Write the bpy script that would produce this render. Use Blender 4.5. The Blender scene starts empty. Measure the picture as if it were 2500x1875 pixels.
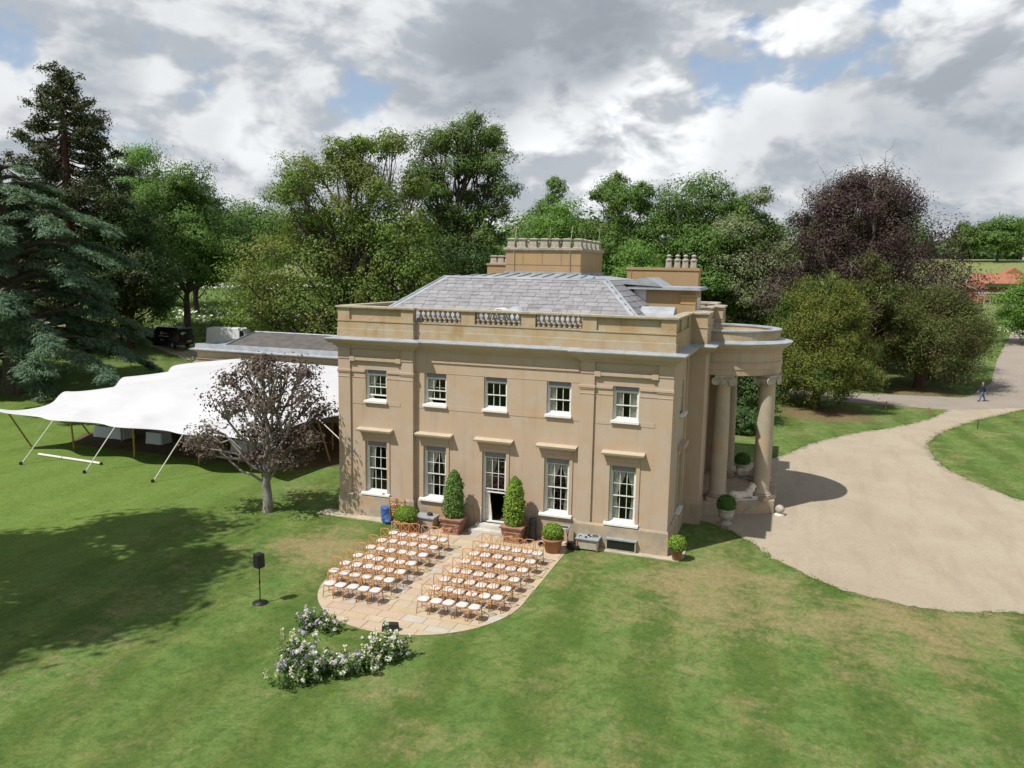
import bpy, math, random
import numpy as np
from mathutils import Vector, Matrix
from mathutils.geometry import delaunay_2d_cdt
R = math.radians
sc = bpy.context.scene
col = sc.collection

# ---------------------------------------------------------------- camera
F_PX, PITCH, YAW, ROLL = 1930.05, 0.14416, 0.33806, 0.01864
cam = bpy.data.cameras.new('camera'); cam.sensor_width = 36; cam.lens = F_PX / 2500 * 36
cam.clip_start = 0.5; cam.clip_end = 6000
co = bpy.data.objects.new('camera', cam); col.objects.link(co)
fw = Vector((-math.sin(YAW) * math.cos(PITCH), math.cos(YAW) * math.cos(PITCH), -math.sin(PITCH)))
rt = Vector((math.cos(YAW), math.sin(YAW), 0)); up = rt.cross(fw)
r2 = rt * math.cos(ROLL) + up * math.sin(ROLL); u2 = -rt * math.sin(ROLL) + up * math.cos(ROLL)
mw = Matrix((r2, u2, -fw)).transposed().to_4x4(); mw.translation = (12.06834, -32.04996, 11.69966)
co.matrix_world = mw
sc.camera = co

# ---------------------------------------------------------------- sun, exposure
SH = Vector((0.40, 0.52))                    # shadow shift per metre of height
sun_to = Vector((-SH.x, -SH.y, 1)).normalized()
sun = bpy.data.lights.new('sun', 'SUN'); sun.energy = 5.0; sun.angle = R(0.53); sun.color = (1, .955, .88)
so = bpy.data.objects.new('sun', sun); col.objects.link(so)
so.rotation_euler = sun_to.to_track_quat('Z', 'Y').to_euler()
so.location = (0, 0, 60)
vs = sc.view_settings
vs.view_transform = 'Standard'; vs.look = 'None'; vs.exposure = 0.10; vs.gamma = 1; vs.use_curve_mapping = False
sc.cycles.max_bounces = 6; sc.cycles.transparent_max_bounces = 12; sc.cycles.diffuse_bounces = 3
sc.cycles.caustics_reflective = False; sc.cycles.caustics_refractive = False

# ---------------------------------------------------------------- node helpers
class NT:
    def __init__(s, tree):
        s.t = tree; s.n = tree.nodes; s.l = tree.links
    def new(s, typ, **kw):
        nd = s.n.new(typ)
        for k, v in kw.items():
            setattr(nd, k, v)
        return nd
    def put(s, sock, v):
        if v is None: return
        if hasattr(v, 'links'): s.l.new(v, sock)
        elif isinstance(v, (tuple, list)) and len(v) == 3 and len(sock.default_value) == 4: sock.default_value = (*v, 1)
        else: sock.default_value = v
    def math(s, op, a, b=None, c=None, clamp=False):
        nd = s.new('ShaderNodeMath', operation=op, use_clamp=clamp)
        for i, v in enumerate((a, b, c)):
            if v is not None: s.put(nd.inputs[i], v)
        return nd.outputs[0]
    def vmath(s, op, a, b=None, out=0):
        nd = s.new('ShaderNodeVectorMath', operation=op)
        s.put(nd.inputs[0], a)
        if b is not None:
            s.put(nd.inputs['Scale' if op == 'SCALE' else 1], b)
        return nd.outputs[out]
    def mix(s, f, a, b, blend='MIX'):
        nd = s.new('ShaderNodeMix', data_type='RGBA', blend_type=blend, clamp_factor=True)
        s.put(nd.inputs[0], f); s.put(nd.inputs[6], a); s.put(nd.inputs[7], b)
        return nd.outputs[2]
    def noise(s, vec, scale, detail=4, rough=.55, dist=0, dim='3D'):
        nd = s.new('ShaderNodeTexNoise', noise_dimensions=dim); s.put(nd.inputs['Vector'], vec)
        nd.inputs['Scale'].default_value = scale; nd.inputs['Detail'].default_value = detail
        nd.inputs['Roughness'].default_value = rough; nd.inputs['Distortion'].default_value = dist
        return nd.outputs[0]
    def ramp(s, f, lo, hi, a=0., b=1.):
        nd = s.new('ShaderNodeMapRange', interpolation_type='SMOOTHSTEP')
        s.put(nd.inputs[0], f); s.put(nd.inputs[1], lo); s.put(nd.inputs[2], hi); s.put(nd.inputs[3], a); s.put(nd.inputs[4], b)
        return nd.outputs[0]
    def coord(s, k='Object'):
        return s.new('ShaderNodeTexCoord').outputs[k]
    def mapping(s, vec, sc_=(1, 1, 1), loc=(0, 0, 0), rot=(0, 0, 0)):
        nd = s.new('ShaderNodeMapping'); s.put(nd.inputs[0], vec)
        nd.inputs[1].default_value = loc; nd.inputs[2].default_value = rot; nd.inputs[3].default_value = sc_
        return nd.outputs[0]
    def sep(s, v):
        nd = s.new('ShaderNodeSeparateXYZ'); s.put(nd.inputs[0], v); return nd.outputs
    def bump(s, h, st=.3, dist=.02):
        nd = s.new('ShaderNodeBump'); s.put(nd.inputs['Height'], h)
        nd.inputs['Strength'].default_value = st; nd.inputs['Distance'].default_value = dist
        return nd.outputs[0]

# ---------------------------------------------------------------- world: Nishita sky behind broken cumulus
w = bpy.data.worlds.new('World'); sc.world = w; w.use_nodes = True
w.cycles.sampling_method = 'MANUAL'; w.cycles.sample_map_resolution = 512
k = NT(w.node_tree); k.n.clear()
sky = k.new('ShaderNodeTexSky', sky_type='NISHITA', sun_disc=False)
sky.sun_elevation = math.asin(sun_to.z); sky.sun_rotation = math.atan2(sun_to.x, sun_to.y)
sky.air_density = 1.2; sky.dust_density = 1.0; sky.ozone_density = 1.5
D = k.vmath('NORMALIZE', k.coord('Generated'))
dz = k.sep(D)[2]
dx, dy = k.sep(D)[0], k.sep(D)[1]
cb = k.new('ShaderNodeCombineXYZ'); k.put(cb.inputs[0], k.math('ARCTAN2', dx, dy)); k.put(cb.inputs[1], k.math('MULTIPLY', k.math('ARCSINE', dz), 1.75))
P = k.vmath('ADD', cb.outputs[0], (3.2, 1.35, 0))
warp = k.new('ShaderNodeTexNoise', noise_dimensions='2D'); k.put(warp.inputs['Vector'], P); warp.inputs['Scale'].default_value = 4.0; warp.inputs['Detail'].default_value = 4
wv = k.vmath('SCALE', k.vmath('SUBTRACT', warp.outputs[1], (.5, .5, .5)), .085)
P1 = k.vmath('ADD', P, wv)
P2 = k.vmath('ADD', P1, (-.020, .055, 0))     # a step towards the light: thinner there = lit edge
def puffs(v):
    nd = k.new('ShaderNodeTexVoronoi', feature='SMOOTH_F1', voronoi_dimensions='2D'); k.put(nd.inputs['Vector'], v)
    nd.inputs['Scale'].default_value = 7.5; nd.inputs['Detail'].default_value = 3.2; nd.inputs['Roughness'].default_value = .52
    nd.inputs['Lacunarity'].default_value = 2.3; nd.inputs['Smoothness'].default_value = .35
    return k.math('SUBTRACT', 1, nd.outputs['Distance'])
def billow(v):
    a = k.noise(v, 4.2, 6, .55, dim='2D')
    return k.math('ADD', a, k.math('MULTIPLY', k.math('SUBTRACT', puffs(v), .5), .27))
n1, n2 = billow(P1), billow(P2)
Dw = k.vmath('NORMALIZE', k.vmath('ADD', D, k.vmath('SCALE', wv, .8)))
def blob(d, size, soft=.0):                       # big cloud masses by their direction in the sky
    v = Vector(d).normalized()
    dot = k.vmath('DOT_PRODUCT', Dw, tuple(v), 1)
    return k.ramp(dot, math.cos(R(size)), math.cos(R(size * soft)))
def px(x, y):
    return fw + r2 * ((x * 1.1302 - 1250) / F_PX) - u2 * ((y * 1.1302 - 937.5) / F_PX)
def total(*a):
    r_ = a[0]
    for b_ in a[1:]: r_ = k.math('ADD', r_, b_)
    return r_
def times(a, f): return k.math('MULTIPLY', a, f)
dark = total(times(blob(px(1180, 70), 8.5, .3), .95), times(blob(px(980, 190), 5.0, .2), .5), times(blob(px(1300, 120), 4.5, .2), .3), times(blob(px(2090, 235), 6.0, .3), .85), times(blob(px(1850, 255), 3.2, .2), .4), times(blob(px(205, 150), 3.4, .2), .6))
brt = total(times(blob(px(1240, 330), 5.5, .2), .8), times(blob(px(1690, 70), 5.0, .2), .9), times(blob(px(1420, 270), 5, .2), .7), times(blob(px(2100, 60), 6, .2), .5), times(blob(px(560, 290), 3, .1), .4))
gap = total(times(blob(px(1600, 70), 2.0, .2), .8), times(blob(px(560, 20), 2.2, .1), .4), times(blob(px(740, 245), 1.5, .1), .35), times(blob(px(1870, 10), 1.5, .1), .7))
dens = total(n1, .05, times(dark, .30), times(brt, .12), times(gap, -.17))
cover = k.ramp(k.math('ADD', dens, k.ramp(dz, .16, .0, 0, .18)), .27, .42, .22, 1.0)
lit = k.ramp(k.math('SUBTRACT', n1, n2), -.14, .14)
lum = k.math('MULTIPLY_ADD', lit, k.math('MAXIMUM', k.math('MULTIPLY_ADD', dark, -.22, k.math('MULTIPLY_ADD', brt, .30, .33)), .10), .415)
lum = total(lum, times(dark, -.105), times(brt, .03), times(k.ramp(n1, .62, .40), .07))
lum = k.math('MAXIMUM', lum, .25)
lum = times(lum, k.ramp(dz, .36, .75, 1.0, .56))  # grey cloud undersides overhead, darkened out of view to lessen the sky fill
cg = k.new('ShaderNodeCombineColor')
tint = k.ramp(lum, .3, .75)
for i, (m0, m1) in enumerate(((.885, .975), (.98, 1.0), (1.10, 1.03))):
    k.put(cg.inputs[i], k.math('MULTIPLY', lum, k.math('MULTIPLY_ADD', tint, (m1 - m0) * 10, m0 * 10)))
skyc = k.mix(cover, k.mix(1., sky.outputs[0], (1.25, 1.2, 1.25), 'MULTIPLY'), cg.outputs[0])
bg = k.new('ShaderNodeBackground'); k.put(bg.inputs[0], skyc); bg.inputs[1].default_value = 0.1
ow = k.new('ShaderNodeOutputWorld'); k.l.new(bg.outputs[0], ow.inputs[0])

# ---------------------------------------------------------------- mesh helpers
class MB:
    def __init__(s): s.v = []; s.f = []
    def add(s, vs_, fs):
        b = len(s.v); s.v += [tuple(a) for a in vs_]; s.f += [tuple(i + b for i in f) for f in fs]; return s
    def box(s, x0, x1, y0, y1, z0, z1):
        return s.add([(x0, y0, z0), (x1, y0, z0), (x1, y1, z0), (x0, y1, z0), (x0, y0, z1), (x1, y0, z1), (x1, y1, z1), (x0, y1, z1)],
                     [(0, 3, 2, 1), (4, 5, 6, 7), (0, 1, 5, 4), (1, 2, 6, 5), (2, 3, 7, 6), (3, 0, 4, 7)])
    def frust(s, cx, cy, z0, z1, a0, b0, a1, b1):
        v = [(cx + sx * a, cy + sy * b, z) for a, b, z in ((a0, b0, z0), (a1, b1, z1)) for sx, sy in ((-1, -1), (1, -1), (1, 1), (-1, 1))]
        return s.add(v, [(0, 3, 2, 1), (4, 5, 6, 7), (0, 1, 5, 4), (1, 2, 6, 5), (2, 3, 7, 6), (3, 0, 4, 7)])
    def prism(s, poly, z0, z1):
        n = len(poly)
        z0f = z0 if callable(z0) else (lambda x, y: z0); z1f = z1 if callable(z1) else (lambda x, y: z1)
        v = [(x, y, z0f(x, y)) for x, y in poly] + [(x, y, z1f(x, y)) for x, y in poly]
        return s.add(v, [tuple(range(n - 1, -1, -1)), tuple(range(n, 2 * n))] + [(i, (i + 1) % n, n + (i + 1) % n, n + i) for i in range(n)])
    def lathe(s, prof, n=16, c=(0, 0, 0), a0=0., a1=2 * math.pi):
        full = abs(a1 - a0 - 2 * math.pi) < 1e-6; m = n if full else n + 1; b = []
        for r, z in prof:
            for i in range(m):
                a = a0 + (a1 - a0) * i / n; b.append((c[0] + r * math.cos(a), c[1] + r * math.sin(a), c[2] + z))
        fs = []
        for j in range(len(prof) - 1):
            for i in range(n):
                i2 = (i + 1) % m
                fs.append((j * m + i, j * m + i2, (j + 1) * m + i2, (j + 1) * m + i))
        if full:
            if prof[0][0] > 1e-6: fs.append(tuple(range(m - 1, -1, -1)))
            if prof[-1][0] > 1e-6: fs.append(tuple((len(prof) - 1) * m + i for i in range(m)))
        return s.add(b, fs)
    def tube(s, pts, rad, n=6, cap=True):
        pts = [Vector(p) for p in pts]
        if not isinstance(rad, (list, tuple)): rad = [rad] * len(pts)
        b = []; fs = []; prev = None
        for i, p in enumerate(pts):
            d = (pts[min(i + 1, len(pts) - 1)] - pts[max(i - 1, 0)])
            d = d.normalized() if d.length > 1e-9 else Vector((0, 0, 1))
            if prev is None:
                a = d.orthogonal().normalized()
            else:
                a = (prev - d * prev.dot(d)); a = a.normalized() if a.length > 1e-6 else d.orthogonal().normalized()
            prev = a; c = d.cross(a)
            for j in range(n):
                t = 2 * math.pi * j / n; b.append(p + (a * math.cos(t) + c * math.sin(t)) * rad[i])
        for i in range(len(pts) - 1):
            for j in range(n):
                j2 = (j + 1) % n; fs.append((i * n + j, i * n + j2, (i + 1) * n + j2, (i + 1) * n + j))
        if cap:
            fs.append(tuple(range(n - 1, -1, -1))); fs.append(tuple((len(pts) - 1) * n + j for j in range(n)))
        return s.add(b, fs)
    def ball(s, c, r, n=12, m=8):
        if not isinstance(r, (tuple, list)): r = (r, r, r)
        b = [(c[0], c[1], c[2] - r[2])]
        for j in range(1, m):
            a = math.pi * j / m - math.pi / 2
            for i in range(n):
                t = 2 * math.pi * i / n; b.append((c[0] + r[0] * math.cos(a) * math.cos(t), c[1] + r[1] * math.cos(a) * math.sin(t), c[2] + r[2] * math.sin(a)))
        b.append((c[0], c[1], c[2] + r[2])); fs = [(0, 1 + (i + 1) % n, 1 + i) for i in range(n)]
        for j in range(m - 2):
            for i in range(n):
                i2 = (i + 1) % n; fs.append((1 + j * n + i, 1 + j * n + i2, 1 + (j + 1) * n + i2, 1 + (j + 1) * n + i))
        L = len(b) - 1; o = 1 + (m - 2) * n
        fs += [(o + i, o + (i + 1) % n, L) for i in range(n)]
        return s.add(b, fs)
    def sweep(s, path, prof, closed=True):
        """closed profile (outward distance, z) carried round a plan path with mitred corners; outward is right of travel"""
        n = len(path); m = len(prof); b = []
        for i in range(n):
            p = Vector(path[i])
            d0 = (p - Vector(path[i - 1])) if (closed or i > 0) else (Vector(path[1]) - p)
            d1 = (Vector(path[(i + 1) % n]) - p) if (closed or i < n - 1) else d0
            d0.normalize(); d1.normalize()
            n0 = Vector((d0.y, -d0.x)); n1_ = Vector((d1.y, -d1.x)); q = n0 + n1_
            q = q / max(q.dot(n0), .25)
            for d, z in prof: b.append((p.x + q.x * d, p.y + q.y * d, z))
        fs = []
        for i in range(n if closed else n - 1):
            i2 = (i + 1) % n
            for j in range(m):
                j2 = (j + 1) % m; fs.append((i * m + j, i2 * m + j, i2 * m + j2, i * m + j2))
        if not closed:
            fs.append(tuple(range(m))); fs.append(tuple((n - 1) * m + j for j in range(m - 1, -1, -1)))
        return s.add(b, fs)
    def xf(s, M_):
        s.v = [tuple(M_ @ Vector(a)) for a in s.v]; return s
    def mesh(s, name, mat=None, smooth=False):
        me = bpy.data.meshes.new(name); me.from_pydata(s.v, [], s.f)
        if mat:
            for m_ in (mat if isinstance(mat, list) else [mat]): me.materials.append(m_)
        if smooth: me.polygons.foreach_set('use_smooth', [True] * len(me.polygons))
        me.update(); return me
    def obj(s, name, mat=None, parent=None, smooth=False, bevel=0, loc=None, fix=True):
        me = s.mesh(name, mat, smooth)
        return link(name, me, parent, loc, bevel)

def link(name, me, parent=None, loc=None, bevel=0, rz=0):
    o = bpy.data.objects.new(name, me); col.objects.link(o)
    if parent is not None: o.parent = parent
    if loc is not None: o.location = loc
    if rz: o.rotation_euler.z = rz
    if bevel:
        b = o.modifiers.new('bevel', 'BEVEL'); b.width = bevel; b.segments = 2; b.limit_method = 'ANGLE'; b.angle_limit = R(40)
    return o
def empty(name, loc=(0, 0, 0), rz=0):
    o = bpy.data.objects.new(name, None); col.objects.link(o); o.location = loc; o.rotation_euler.z = rz
    o.empty_display_size = .3
    return o
def tag(o, label, cat, group=None):
    o['label'] = label; o['category'] = cat
    if group: o['group'] = group
    return o
def struct(o): o['kind'] = 'structure'; return o
def stuff(o, label=None, cat=None):
    o['kind'] = 'stuff'
    if label: o['label'] = label; o['category'] = cat
    return o
def copy_tree(o, parent=None):
    c = o.copy(); col.objects.link(c); c.parent = parent
    for ch in list(o.children): copy_tree(ch, c)
    return c
def np_mesh(name, V, Fq, mat):
    me = bpy.data.meshes.new(name); V = np.asarray(V, np.float32); Fq = np.asarray(Fq, np.int32)
    me.vertices.add(len(V)); me.vertices.foreach_set('co', V.ravel())
    me.loops.add(Fq.size); me.loops.foreach_set('vertex_index', Fq.ravel())
    me.polygons.add(len(Fq)); me.polygons.foreach_set('loop_start', np.arange(0, Fq.size, Fq.shape[1], dtype=np.int32))
    me.materials.append(mat); me.update(calc_edges=True)
    return me
def sstep(a, b, x):
    t = np.clip((x - a) / (b - a), 0, 1); return t * t * (3 - 2 * t)

# ---------------------------------------------------------------- materials
def mat(name, c1, c2=None, scale=2., rough=.8, fine=.12, fscale=60, bump=0, bscale=120, bdist=.01, spec=.3, metal=0, rnd=0, lo=.4, hi=.62, stretch=(1, 1, 1), c3=None, s3=.6, streak=0):
    m = bpy.data.materials.new(name); m.use_nodes = True; q = NT(m.node_tree)
    bs = q.n['Principled BSDF']; v = q.coord()
    vv = q.mapping(v, stretch) if stretch != (1, 1, 1) else v
    if rnd:
        oi = q.new('ShaderNodeObjectInfo')
        vv = q.vmath('ADD', vv, q.vmath('SCALE', (31., 17., 53.), oi.outputs['Random']))
    c = c1
    if c2 is not None: c = q.mix(q.ramp(q.noise(vv, scale, 6, .6), lo, hi), c1, c2)
    if c3 is not None: c = q.mix(q.ramp(q.noise(q.vmath('ADD', vv, (7.3, 1.9, 4.1)), s3, 5, .6), .5, .7), c, c3)
    if streak:
        sn = q.noise(q.mapping(vv, (1, 1, .10)), 2.6, 6, .65)
        c = q.mix(q.math('MULTIPLY', q.ramp(sn, .52, .72), streak * 2), c, q.mix(1., c, (.68, .66, .64), 'MULTIPLY'))
    if fine:
        f = q.math('MULTIPLY_ADD', q.noise(vv, fscale, 3, .7), 2 * fine, 1 - fine)
        c = q.mix(1., c, c if False else q_gray(q, f), 'MULTIPLY')
    if rnd:
        f = q.math('MULTIPLY_ADD', oi.outputs['Random'], 2 * rnd, 1 - rnd)
        c = q.mix(1., c, q_gray(q, f), 'MULTIPLY')
    q.put(bs.inputs['Base Color'], c)
    bs.inputs['Roughness'].default_value = rough; bs.inputs['Metallic'].default_value = metal
    bs.inputs['Specular IOR Level'].default_value = spec
    if bump: q.put(bs.inputs['Normal'], q.bump(q.noise(vv, bscale, 4, .65), bump, bdist))
    return m
def q_gray(q, f):
    nd = q.new('ShaderNodeCombineColor')
    for i in range(3): q.put(nd.inputs[i], f)
    return nd.outputs[0]
LB = 1.6
def leafmat(name, c1, c2, trans=.25, c3=None, patch=.35, rough=.6):
    m = bpy.data.materials.new(name); m.use_nodes = True; q = NT(m.node_tree); q.n.clear()
    g = q.new('ShaderNodeNewGeometry'); v = q.coord()
    rp = g.outputs['Random Per Island']
    c1, c2, c3 = [tuple(min(.85, x * LB) for x in c_) if (c_ is not None and max(c_) < .3) else c_ for c_ in (c1, c2, c3)]
    c = q.mix(rp, c1, c2)
    if c3 is not None: c = q.mix(q.ramp(q.noise(v, patch, 3, .6), .48, .62), c, c3)
    c = q.mix(1., c, q_gray(q, q.math('MULTIPLY_ADD', rp, .24, .88)), 'MULTIPLY')
    d = q.new('ShaderNodeBsdfPrincipled'); q.put(d.inputs['Base Color'], c); d.inputs['Roughness'].default_value = rough
    d.inputs['Specular IOR Level'].default_value = .25
    t = q.new('ShaderNodeBsdfTranslucent'); q.put(t.inputs[0], q.mix(1., c, (1.05, 1.15, .6), 'MULTIPLY'))
    mx = q.new('ShaderNodeMixShader'); mx.inputs[0].default_value = trans
    q.l.new(d.outputs[0], mx.inputs[1]); q.l.new(t.outputs[0], mx.inputs[2])
    o = q.new('ShaderNodeOutputMaterial'); q.l.new(mx.outputs[0], o.inputs[0])
    return m

STONE = mat('warm_stucco', (.44, .33, .236), (.435, .35, .275), 1.1, .85, .10, 90, .25, 160, .004, c3=(.43, .31, .205), s3=.5, streak=.16)
COLST = mat('grey_column_stone', (.40, .345, .265), (.34, .30, .235), 1.4, .88, .12, 40, .3, 60, .006, c3=(.42, .30, .18), s3=.9)
STONE2 = mat('weathered_parapet_stone', (.40, .295, .18), (.41, .34, .25), 1.6, .88, .12, 60, .3, 90, .006, c3=(.345, .235, .125), s3=.9, streak=.22)
OCHRE = mat('ochre_stucco', (.37, .25, .125), (.345, .24, .14), .9, .85, .08, 70, .2, 120, .004, streak=.25)
PLINTH = mat('worn_plinth_stone', (.40, .32, .23), (.31, .26, .205), 2.2, .9, .14, 50, .4, 60, .008, c3=(.43, .30, .17), s3=.8)
COPE = mat('coping_stone', (.40, .345, .26), (.30, .265, .21), 3, .9, .12, 40, .3, 60, .006)
LEAD = mat('lead_sheet', (.33, .355, .39), (.26, .285, .31), 1.8, .55, .08, 30, .15, 20, .004, spec=.45)
SLATE = mat('grey_slate', (.27, .265, .285), (.22, .215, .23), 1.5, .7, .08, 40, .25, 70, .003, rnd=.10, spec=.4, c3=(.17, .16, .165), s3=.8)
HOODM = mat('pale_hood_stone', (.46, .39, .29), (.42, .36, .275), 3, .88, .1, 40, .3, 60, .006)
POTM = mat('pale_chimney_clay', (.36, .325, .27), (.28, .25, .21), 4, .9, .1, 40, .2, 60, .004)
WHITE = mat('white_paint', (.70, .70, .68), None, 1, .45, .03, 20, spec=.4)
STEP = mat('pale_step_stone', (.56, .54, .50), (.46, .44, .40), 2, .85, .08, 40)
HEADSHADE = mat('head_shade_grey', (.20, .195, .225), None, 1, .6, .04, 20)  # lintel shade put into the colour of the window heads
CURT = mat('cream_curtain', (.78, .77, .70), (.66, .65, .58), 6, .9, .05, 30)
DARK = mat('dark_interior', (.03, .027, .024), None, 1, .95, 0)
FLOORM = mat('interior_floor', (.10, .07, .05), None, 1, .9, 0)
TERRA = mat('terracotta', (.33, .145, .08), (.27, .13, .085), 4, .85, .12, 40, .3, 50, .006, rnd=.1)
TERRA2 = mat('weathered_terracotta', (.27, .135, .095), (.34, .20, .15), 5, .9, .14, 40, .4, 40, .008)
URN = mat('pale_urn_stone', (.42, .38, .32), (.31, .29, .25), 5, .9, .12, 40, .3, 40, .006)
STATUE = mat('pale_statue_stone', (.66, .60, .52), (.56, .51, .45), 6, .9, .08, 40, .3, 40, .006)
BLACK = mat('matt_black', (.012, .012, .013), None, 1, .55, 0, spec=.4)
BLACKG = mat('black_grille', (.02, .02, .022), (.01, .01, .01), 80, .6, 0)
WOOD = mat('honey_beech_wood', (.47, .235, .075), (.39, .185, .055), 14, .5, .08, 60, spec=.4, rnd=.07, stretch=(1, 1, .2))
CUSH = mat('white_cushion', (.60, .58, .57), (.54, .52, .52), 8, .9, .03, 60, .2, 30, .004, rnd=.03)
POLE = mat('timber_pole', (.40, .25, .09), (.30, .18, .07), 8, .7, .1, 40)
ROPE = mat('white_rope', (.62, .61, .57), None, 1, .8, .05)
CANVAS = mat('white_stretch_canvas', (.52, .525, .55), (.50, .505, .53), .8, .75, .015, 20, .08, 3, .02)
CLOTH = mat('pale_table_linen', (.62, .66, .70), None, 1, .9, .04, 20)
FELT = mat('grey_roof_felt', (.125, .115, .11), (.09, .083, .08), 1.2, .95, .12, 40, .3, 60, .006)
MATT = mat('brown_floor_matting', (.12, .085, .05), (.085, .062, .04), 1.5, .95, .15, 30, .3, 30, .01)
BLUE = mat('blue_plastic_sheet', (.05, .13, .36), (.035, .085, .26), 6, .45, .06, 30, .3, 12, .02)
BOXTOP = mat('grey_lead_top', (.30, .335, .37), (.25, .28, .31), 5, .55, .06, 40, spec=.45)
BOXSIDE = mat('pale_stone_panel', (.42, .375, .31), (.36, .32, .265), 5, .9, .1, 50)
BROWNWOOD = mat('brown_timber', (.30, .19, .10), (.24, .15, .08), 6, .75, .1, 50)
BARK = mat('grey_brown_bark', (.10, .082, .065), (.065, .052, .042), 5, .95, .2, 20, .6, 14, .03, stretch=(1, 1, .3))
BARKP = mat('pale_grey_bark', (.27, .25, .22), (.19, .17, .15), 6, .9, .15, 20, .4, 18, .02, stretch=(1, 1, .3))
BARKR = mat('red_brown_bark', (.115, .062, .04), (.07, .04, .028), 5, .95, .2, 20, .6, 12, .03, stretch=(1, 1, .25))
DOORM = mat('dark_door_wood', (.04, .03, .025), (.03, .022, .018), 5, .6, .05, 40)
SKIN = mat('skin', (.45, .28, .2), None, 1, .6, 0); NAVY = mat('navy_cloth', (.015, .022, .045), (.02, .03, .06), 20, .9, .1); JEAN = mat('blue_denim', (.09, .15, .28), (.07, .12, .23), 20, .9, .1)
SHIRT = mat('blue_shirt', (.08, .2, .42), None, 1, .8, 0); HAIR = mat('grey_brown_hair', (.12, .09, .07), None, 1, .8, 0); GREYC = mat('olive_cloth', (.05, .06, .04), None, 1, .9, .1)
RUB = mat('black_rubber', (.02, .02, .02), None, 1, .85, 0); RIM = mat('grey_wheel', (.25, .25, .26), None, 1, .4, 0, metal=.6)
VANB = mat('black_van_paint', (.008, .008, .010), None, 1, .22, 0, spec=.6); VANW = mat('white_van_paint', (.74, .76, .78), None, 1, .3, 0, spec=.5)
YPLATE = mat('yellow_plate', (.6, .42, .03), None, 1, .5, 0); REDL = mat('red_lamp', (.35, .01, .01), None, 1, .3, 0)
BRICKR = mat('red_brick_far', (.34, .15, .085), (.27, .12, .07), 3, .9, .15, 8); TILER = mat('red_roof_tile', (.34, .14, .085), (.27, .115, .075), 1.2, .9, .15, 6); CREAMW = mat('cream_render', (.55, .50, .40), (.48, .44, .36), 1, .9, .05, 10)
GREYRAIL = mat('grey_timber', (.42, .42, .42), None, 1, .8, .1)

def glassmat():
    m = bpy.data.materials.new('window_glass'); m.use_nodes = True; q = NT(m.node_tree); q.n.clear()
    fr = q.new('ShaderNodeFresnel'); fr.inputs[0].default_value = 1.45
    t = q.new('ShaderNodeBsdfTransparent'); t.inputs[0].default_value = (.93, .94, .93, 1)
    gl = q.new('ShaderNodeBsdfGlossy'); gl.inputs['Roughness'].default_value = .02
    q.put(gl.inputs['Normal'], q.bump(q.noise(q.coord(), 1.5, 2), .08, .02))
    mx = q.new('ShaderNodeMixShader'); q.put(mx.inputs[0], q.math('MULTIPLY', fr.outputs[0], .75))
    q.l.new(t.outputs[0], mx.inputs[1]); q.l.new(gl.outputs[0], mx.inputs[2])
    o = q.new('ShaderNodeOutputMaterial'); q.l.new(mx.outputs[0], o.inputs[0]); return m
GLASS = glassmat()
CARGLASS = mat('dark_car_glass', (.012, .014, .016), None, 1, .06, 0, spec=.6)

# ---------------------------------------------------------------- terrain
KL = ([0, 38, 46, 58, 75, 110, 150, 250, 600, 3000], [0, 0, .8, 2.9, 4.3, 6, 8, 12, 17, 22])
KR = ([0, 62, 90, 120, 165, 220, 300, 600, 3000], [0, 0, 1.2, 3.6, 7.0, 12, 18.5, 22, 24])
def hgt(x, y):
    x = np.asarray(x, float); y = np.asarray(y, float); r = np.hypot(x, y - 5)
    f = sstep(-32, -6, x)
    a = sum(np.interp(r + d, *KL) for d in (-4, -2, 0, 2, 4)) / 5; b = sum(np.interp(r + d, *KR) for d in (-4, -2, 0, 2, 4)) / 5
    a = a * sstep(-20, 10, y); b = b * sstep(-20, 10, y)
    return a * (1 - f) + b * f
def hz(x, y): return float(hgt(x, y))

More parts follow.
